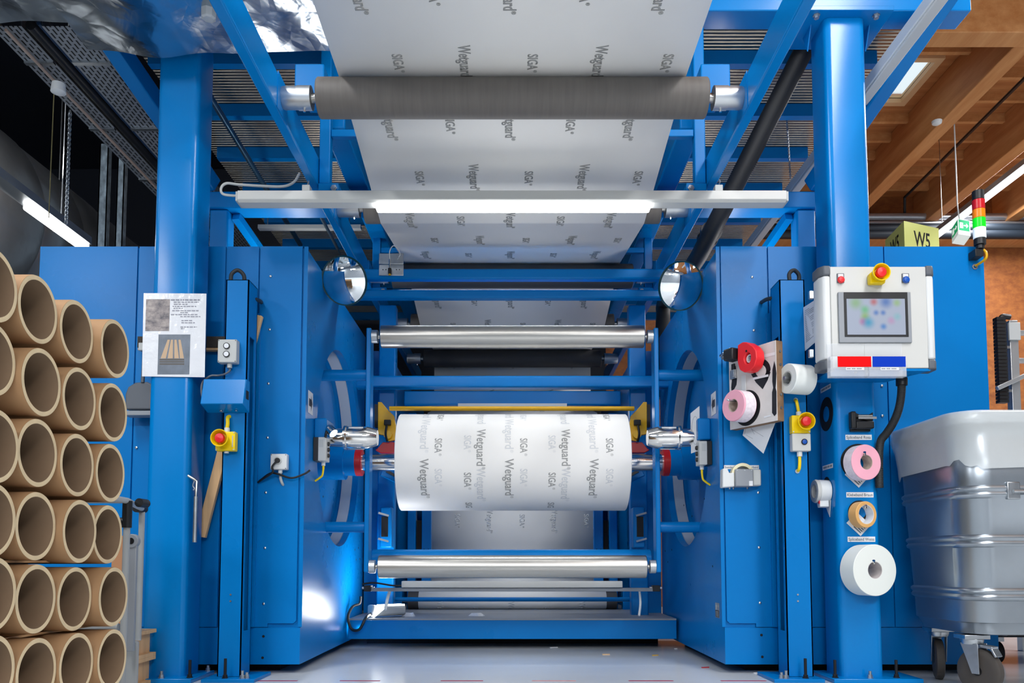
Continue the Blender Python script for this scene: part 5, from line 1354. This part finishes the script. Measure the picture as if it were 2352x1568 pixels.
# steel clip, white knife
a, b_ = onboard(268, 465)
ck = thing('metal_clip', 'small metal bulldog clip on the left edge of the tool board', 'clip', M @ V((a, b_-.02, .01)))
MB(M).box(a-.022, a+.022, b_-.025, b_+.025, .001, .012).build('body', ZINC, ck, bevel=.002)
MB(M).box(a+.0, a+.02, b_-.02, b_+.024, .0125, .02).build('lever', GALV, ck, bevel=.002)
MB(M).box(a-.012, a+.012, b_+.0255, b_+.06, .002, .010).build('handle', BLACK, ck, bevel=.002)
a, b_ = onboard(403, 620)
single('white_ruler', MB(M).box(a-.016, a+.016, b_-.06, b_+.06, .0008, .006), WHITE, 'short white plastic scraper standing above the pink roll on the tool board', 'scraper', bevel=.002)
# pink roll on hook with black ring
a, b_ = onboard(440, 910)
ring(M, a, b_, .098, .055, BLACKM, t, 'ring_outline', .0008)
tp = thing('tape_roll', 'pink tape roll hung on a hook of the tool board', 'tape roll', M @ V((a, b_-.1, .05)))
MB(M).lathe((a-.0, b_+.005, .012), (0, 0, 1), [(0, .036), (0, .083), (.085, .085), (.088, .083), (.088, .036), (0, .036)], 56).build('wound_tape', PINK, tp)
MB(M).lathe((a-.0, b_+.005, .016), (0, 0, 1), [(0, .0855), (.075, .0862)], 56, cap=False).build('outer_wrap', PRINTP, tp)
MB(M).lathe((a-.0, b_+.005, .0125), (0, 0, 1), [(0, .033), (0, .0355), (.088, .0355), (.088, .033), (0, .033)], 40).build('core', CORE1, tp)
MB(M).sweep([(a-.0, b_+.034, 0), (a-.0, b_+.03, .12), (a-.005, b_+.036, .135)], .006, 10).build('hook', ZINC, tp)
MB(M).box(a-.02, a+.02, b_-.012, b_+.02, .03, .034).build('core_label', RED, tp)
# folded plan under the board
q = [bp(320, 1110), bp(285, 1265), bp(560, 1510), bp(720, 1090)]
pp = thing('paper_sheet', 'white drawing sheet hanging tilted under the tool board', 'paper', M @ V((q[2][0], q[2][1], -.02)))
MB(M).prism([(x, y, -.055) for x, y in q], (0, 0, .001)).build('sheet', SHEET, pp, smooth=False)
m = MB(M)
for A_, B2 in (((330, 1150), (310, 1250)), ((400, 1180), (560, 1280)), ((330, 1260), (420, 1310)), ((390, 1150), (440, 1250))):
    p, r_2 = bp(*A_), bp(*B2); m.bar((p[0], p[1], -.0535), (r_2[0], r_2[1], -.0535), .0012, .0006, up=(0, 0, 1))
m.build('drawn_lines', MGREY, pp, smooth=False)
# ------------------------------------------------------------------ wheeled aluminium bin
BX0, BX1, BY0, BY1 = 2.075, 3.3, 3.70, 4.40
zb0, zt0 = .275, Zat(946, 3.72)
bn = thing('wheeled_bin', 'large dented aluminium bin on castors beside the right post', 'bin', ((BX0+BX1)/2, 4.05, 0))
def bl_(z, ins, r=.13): return [(x, y, z) for x, y in rrect(BX0+ins, BX1-ins, BY0+ins, BY1-ins, r, 8)]
def taper(z): return .05*(1-(z-zb0)/(zt0-zb0))
loops = [bl_(zb0, .10), bl_(zb0+.005, .07), bl_(zb0+.055, .052), bl_(zb0+.06, .045), bl_(zb0+.075, .045)]
z_r = [Zat(1365, 3.75), Zat(1242, 3.75), Zat(1130, 3.75)]
for z_ in z_r:
    for dz, e in ((-.03, 0), (-.022, -.010), (-.012, -.012), (0, -.005), (.012, -.012), (.022, -.010), (.03, 0)): loops.append(bl_(z_+dz, taper(z_+dz)+e))
loops.append(bl_(zt0-.05, taper(zt0-.05)))
BINM = mat('dull_aluminium_sheet', '#a2aab1', .3, .92, var=.14, vscale=2.2, bump=.05, bscale=3)
m = MB(); loft(m, loops, cap=False); nL = len(loops[0]); m.f.append(tuple(range(nL-1, -1, -1))); m.mi.append(0)
m.build('tub', BINM, bn, ang=50, solid=.003)
ZW = zt0
m = MB(); loft(m, [bl_(zt0-.055, -.004), bl_(zt0-.05, -.018), bl_(zt0-.035, -.022), bl_(zt0-.015, -.018), bl_(zt0-.004, -.022), bl_(zt0, -.012), bl_(zt0, .01), bl_(zt0-.03, .012)], cap=False)
m.build('rim', ALU, bn)
LIN = mat('plastic_liner_film', '#d9dfe0', .3, alpha=.55, bump=.4, bscale=9)
rl = random.Random(3); lo = []
for k, (z_, e) in enumerate(((zt0+.004, -.012), (zt0+.002, -.027), (zt0-.06, -.03), (zt0-.12, -.015), (zt0-.2, -.006), (zt0-.245, -.002))):
    L0 = bl_(z_, e-taper(z_)*0); lo.append([(x, y, z+(0 if k < 5 else .02*math.sin(i*.7)+.012*math.sin(i*1.9))) for i, (x, y, z) in enumerate(L0)])
m = MB(); loft(m, lo, cap=False); plabel(m.build('plastic_liner', LIN, bn), 'whitish translucent liner film folded over the rim')
# handle latch
c = W(2317, 1130, 3.74)
MB().box(c.x-.03, c.x+.03, 3.700, 3.735, c.z-.035, c.z+.045).build('latch_plate', ZINC, bn, bevel=.004)
MB().cyl((c.x-.01, 3.69, c.z), (c.x+.3, 3.69, c.z), .009, 10).build('handle_rod', ZINC, bn)
RUB = mat('tyre_rubber', '#46413d', .6); WHB = mat('wheel_core', '#1c1c1e', .5)
def castor(x, y, ang_):
    top = zb0-.002
    r = .105; ca, sa = math.cos(ang_), math.sin(ang_)
    off = .035
    wc = V((x+ca*off, y+sa*off, r)); ax = V((-sa, ca, 0)); fw = V((ca, sa, 0))
    p_ = bn
    MB().box(x-.06, x+.06, y-.05, y+.05, top-.02, top).build('castor_plate', ZINC, bn, bevel=.002)
    cst = MB().lathe((x, y, top-.045), (0, 0, 1), [(0, .045), (.015, .05), (.0245, .05)], 24)
    for s in (-1, 1):
        a = ax*s*.033
        cst.prism([V((x, y, top-.04))-fw*.035+a, V((x, y, top-.04))+fw*.05+a, wc+fw*.018+V((0, 0, -.012))+a, wc-fw*.018+V((0, 0, -.012))+a], ax*s*.004)
    fk = cst.build('castor_fork', ZINC, bn, bevel=.001)
    MB().lathe(wc-ax*.022, ax, [(0, .068), (0, .092), (.006, r-.001), (.022, r), (.038, r-.001), (.044, .092), (.044, .068)], 40).build('tyre', RUB, fk)
    w = MB().lathe(wc-ax*.012, ax, [(0, .055), (0, .0675), (.024, .0675), (.024, .055), (0, .055)], 32).cyl(wc-ax*.024, wc+ax*.024, .022, 16)
    up = V((0, 0, 1))
    for k in range(8):
        q_ = fw*math.cos(k*PI/4+.2)+up*math.sin(k*PI/4+.2); w.bar(wc+q_*.02, wc+q_*.057, .02, .007, up=ax.cross(q_))
    w.build('wheel_core', WHB, fk)
    m = MB().bar(V((x, y, top-.05))+fw*.052, V((x, y, top-.055))+fw*.11, .05, .012).bar(V((x, y, top-.06))+fw*.105, V((x, y, top-.095))+fw*.125, .05, .01)
    m.build('brake_pedal', ZINC, fk, bevel=.002)
fa = math.radians(-55)
cw_ = W(2235, 1470, 3.85)
castor(cw_.x+.0, 3.86, math.radians(-62)); castor(BX1-.2, 3.88, .2); castor(BX0+.16, 4.26, 1.2); castor(BX1-.2, 4.26, 2.0)
# ------------------------------------------------------------------ right background: signs, signal light, rack
def prj(px_, py, Y): return W(px_, py, Y)
c0 = W(2076, 507, 7.0); d1 = W(2156, 525, 7.165); d2 = W(2033, 554, 7.44)
u1 = V((d1.x-c0.x, d1.y-c0.y, 0)); u2 = V((d2.x-c0.x, d2.y-c0.y, 0)); zt_ = c0.z; zb1 = zt_-.42
ws = thing('hall_sign', 'yellow box sign reading W5 behind the right cabinet', 'sign', (c0.x, 7.2, 0))
YS = mat('yellow_sign_board', '#d3d97c', .5)
A = V((c0.x, c0.y, zb1))
MB().prism([A, A+u1, A+u1+u2, A+u2], (0, 0, zt_-zb1)).build('box', YS, ws, smooth=False)
n1 = V((u1.y, -u1.x, 0)).normalized(); n2 = V((-u2.y, u2.x, 0)).normalized()
if n2.x > 0: n2 = -n2
tc = W(2113, 550, 7.08); L1 = u1.length
MB().text('W5', A+u1*.5+V((0, 0, tc.z-A.z))+n1*.001, u1, (0, 0, 1), .135, .2).build('lettering', BLACKM, ws, smooth=False)
MB().text('W5', A+u2*.5+V((0, 0, tc.z-A.z))+n2*.001, -u2, (0, 0, 1), .135, .2).build('lettering', BLACKM, ws, smooth=False)
MB().cyl(V((A.x, A.y, 0))+(u1+u2)*.5, V((A.x, A.y, zb1))+(u1+u2)*.5, .03, 12).build('pole', GALV, ws)
# exit sign
e0 = W(2200, 502, 8.2); e1 = W(2228, 504, 8.25); e2 = W(2185, 512, 8.45)
u1 = V((e1.x-e0.x, e1.y-e0.y, 0)); u2 = V((e2.x-e0.x, e2.y-e0.y, 0)); hgt = .165
es = thing('exit_sign', 'small lit green exit sign cube hanging at right', 'exit sign', (e0.x, 8.3, e0.z-hgt))
A = V((e0.x, e0.y, e0.z-hgt))
MB().prism([A, A+u1, A+u1+u2, A+u2], (0, 0, hgt)).build('housing', mat('lit_white_acrylic', '#e6f4f0', .4, emit=.55), es, smooth=False)
n1 = V((u1.y, -u1.x, 0)).normalized(); n2 = V((-u2.y, u2.x, 0)).normalized(); n2 = -n2 if n2.x > 0 else n2
GRN = mat('lit_green_sign', '#00a86a', .4, emit=.7); WS = mat('lit_white_symbol', '#ffffff', .4, emit=.9)
for u_, n_2 in ((u1, n1), (-u2, n2)):
    o = A if u_ is u1 else A+u2
    M = frameM(o, u_, (0, 0, 1), n_2); L = u_.length
    MB(M).box(L*.06, L*.92, .045, .158, .0005, .001).build('green_panel', GRN, es, smooth=False)
    m = MB(M).box(L*.14, L*.40, .07, .13, .0012, .0015)
    m.prism([(L*.46, .095, .0012), (L*.46, .108, .0012), (L*.66, .108, .0012), (L*.66, .128, .0012), (L*.84, .1015, .0012), (L*.66, .075, .0012), (L*.66, .095, .0012)], (0, 0, .0003)); m.build('symbol', WS, es, smooth=False)
    # running figure in the doorway
    m = MB(M); x = L*.27
    m.cyl((x+.006, .121, .0016), (x+.006, .121, .002), .005, 10)
    for (xa_, ya_), (xb_, yb_2) in (((0, .115), (-.003, .095)), ((-.003, .095), (.012, .085)), ((.012, .085), (.008, .074)), ((-.003, .095), (-.014, .08)), ((0, .112), (.014, .104)), ((0, .112), (-.012, .105))):
        m.bar((x+xa_, ya_, .0018), (x+xb_, yb_2, .0018), .004, .0004, up=(0, 0, 1))
    m.build('figure', GRN, es, smooth=False)
MB().sweep([A+V((0, 0, hgt))+(u1+u2)*.4, W(2199, 470, 8.3), W(2197, 420, 8.3), V((W(2196, 400, 8.3).x, 8.3, CEIL-.01))], .007, 6).build('cable', WHITE, es)
# signal tower
sy_ = 4.44; sc = W(2250, 540, sy_)
st = thing('signal_tower', 'red orange green and white signal light tower on the right cabinet', 'signal light', (sc.x, sy_, Zat(600, sy_)))
def seg(y0_, y1_, m_, nm, r=.033):
    MB().lathe((sc.x, sy_, Zat(y1_, sy_)), (0, 0, 1), [(0, r-.002), (.002, r), (Zat(y0_, sy_)-Zat(y1_, sy_)-.002, r), (Zat(y0_, sy_)-Zat(y1_, sy_)-.0003, r-.002)], 28).build(nm, m_, st)
seg(439, 460, BLACK, 'top_cap', .031); seg(460, 482, mat('red_lens', '#c01824', .25, emit=.05), 'red_lens'); seg(482, 502, mat('amber_lens', '#f08010', .25, emit=.15), 'amber_lens')
seg(502, 524, mat('green_lens', '#10d020', .25, emit=.8), 'green_lens'); seg(524, 548, mat('white_lens', '#eef8fa', .3, emit=.5), 'white_lens'); seg(548, 563, BLACK, 'base_ring', .031); seg(563, 572, BLACK, 'neck', .022)
MB().box(sc.x-.035, sc.x+.012, sy_-.012, CY0-.002, Zat(590, sy_), Zat(572.5, sy_)).build('bracket', BLACK, st, bevel=.003)
MB().sweep([V((sc.x+.016, sy_, Zat(573, sy_))), V((sc.x+.026, sy_-.012, Zat(582, sy_))), V((sc.x+.022, sy_-.01, Zat(596, sy_))), V((sc.x+.0, CY0-.01, Zat(603, sy_)))], .007, 8).build('yellow_cable', YELP, st)
MB().tube((sc.x, CY0-.006, Zat(604, sy_)), (sc.x, CY0-.0005, Zat(604, sy_)), .016, .009, 20).build('grommet', ZINC, st)
# dark cart behind the bin
dc = thing('dark_cart', 'dark grey cart standing behind the wheeled bin at the lower right', 'cart', (W(2330, 1500, 4.9).x, 5.1, 0))
x0 = W(2262, 1500, 4.9).x
CARTM = mat('dark_cart_paint', '#23262a', .5)
MB().box(x0, x0+1.0, 4.9, 5.38, .16, .72).build('body', CARTM, dc, bevel=.01)
for x in (x0+.1, x0+.28, x0+.46, x0+.64): MB().box(x, x+.03, 4.88, 4.8995, .17, .71).build('rib', DGREY, dc, bevel=.003)
for x in (x0+.12, x0+.8):
    MB().box(x-.03, x+.03, 4.95, 5.02, .13, .1595).build('castor_bracket', ZINC, dc)
    MB().lathe((x-.02, 4.985, .065), (1, 0, 0), [(0, .05), (.005, .065), (.035, .065), (.04, .05)], 28).build('castor_wheel', BLACKM, dc)
# aluminium rack at right
ry = 5.6
rk = thing('aluminium_rack', 'aluminium profile rack with black cable chain at the right edge', 'rack', (W(2335, 900, ry).x, ry, 0))
x0 = W(2333, 900, ry).x
MB().box(x0-.025, x0+.035, ry, ry+.06, 0, Zat(735, ry)).build('upright', ALU, rk, bevel=.003)
MB().box(x0-.04, x0+.04, ry-.02, ry-.0005, Zat(782, ry), Zat(742, ry)).build('motor_plate', GREYP, rk, bevel=.003)
for py in (762, 826): MB().box(x0+.036, x0+1.2, ry+.01, ry+.05, Zat(py+5, ry), Zat(py-5, ry)).build('crossbar', ALU, rk, bevel=.003)
MB().bar(W(2290, 892, ry-.05), W(2370, 855, ry-.05), .03, .03).build('diagonal_brace', ALU, rk, bevel=.003)
chn = MB()
for k in range(24): chn.box(x0-.125, x0-.06, ry-.02, ry+.03, Zat(925-8.2*k, ry), Zat(925-8.2*k-7, ry))
chn.build('cable_chain', BLACK, rk, smooth=False)
MB().sweep([V((x0-.09, ry, Zat(735, ry))), V((x0-.07, ry, Zat(727, ry))), V((x0-.02, ry, Zat(728, ry)))], .02, 8).build('hose_bend', BLACK, rk)
for py in (800, 900): MB().box(x0-.0595, x0-.0255, ry, ry+.02, Zat(py, ry), Zat(py-6, ry)).build('chain_clip', ZINC, rk)
# ------------------------------------------------------------------ light
wd = bpy.data.worlds.new('hall_daylight'); scene.world = wd; wd.use_nodes = True
bg = wd.node_tree.nodes['Background']; bg.inputs['Color'].default_value = (.95, .975, 1, 1); bg.inputs['Strength'].default_value = 1.55
def area(name, loc, rot, sx_, sy_2, power, col=(1, .97, .93)):
    l = bpy.data.lights.new(name, 'AREA'); l.shape = 'RECTANGLE'; l.size = sx_; l.size_y = sy_2; l.energy = power; l.color = col
    o = bpy.data.objects.new(name, l); COL.objects.link(o); o.location = loc; o.rotation_euler = rot; return o
for k, (x, y) in enumerate(((-2.6, .8), (2.6, .8), (6.2, 5), (6.2, 9.0))):
    area('ceiling_strip_lamp', (x, y, 5.3), (0, 0, 0), .5, 3.0, 300, (.97, .98, 1))
for px_, py, k in ((255, 640, 1.8), (1700, 615, 1.8)):
    p = W(px_, py, CY0); l = p+(p-V((0, 2*CY0, H)))*k
    area('hall_lamp', l, (0, 0, 0), 1.1, 2.0, 420, (.97, .98, 1))
def aim(o, d): o.rotation_euler = V(d).to_track_quat('-Z', 'Y').to_euler()
aim(area('hall_lamp', (0, -4.2, 3.9), (0, 0, 0), 4.5, .35, 330, (.97, .98, 1)), (0, .9, -.35))
aim(area('work_lamp_light', (-.9, 5.80, .29), (0, 0, 0), .05, .5, 17, (1, 1, 1)), (-.6, -.15, .78))
area('cavity_fill', (0, 6.95, 1.9), (0, 0, 0), 1.4, .1, 9, (.95, .98, 1))  # added fill to brighten the rear cavity, no fixture stands here
area('cavity_fill', (0, 5.45, 2.60), (0, 0, 0), 1.6, .06, 15, (.95, .98, 1))  # added fill standing in for light falling through the overhead gaps
for s in (-1, 1): area('deck_bounce_fill', (s*1.6, 5.6, 2.48), (PI, 0, 0), .1, 1.2, 9, (1, .97, .92))  # added upward fills imitating bounce onto the deck, no fixture on the cabinets
aim(area('strip_lamp_light', (-3.18, 5.3, lx.z), (0, 0, 0), .1, 1.2, 40), (-1, -.1, .25))
for o in scene.objects:
    if '_o' in o: del o['_o']
scene.view_settings.view_transform = 'Standard'; scene.view_settings.look = 'None'; scene.view_settings.gamma = 1; scene.view_settings.use_curve_mapping = False
scene.view_settings.exposure = -0.5
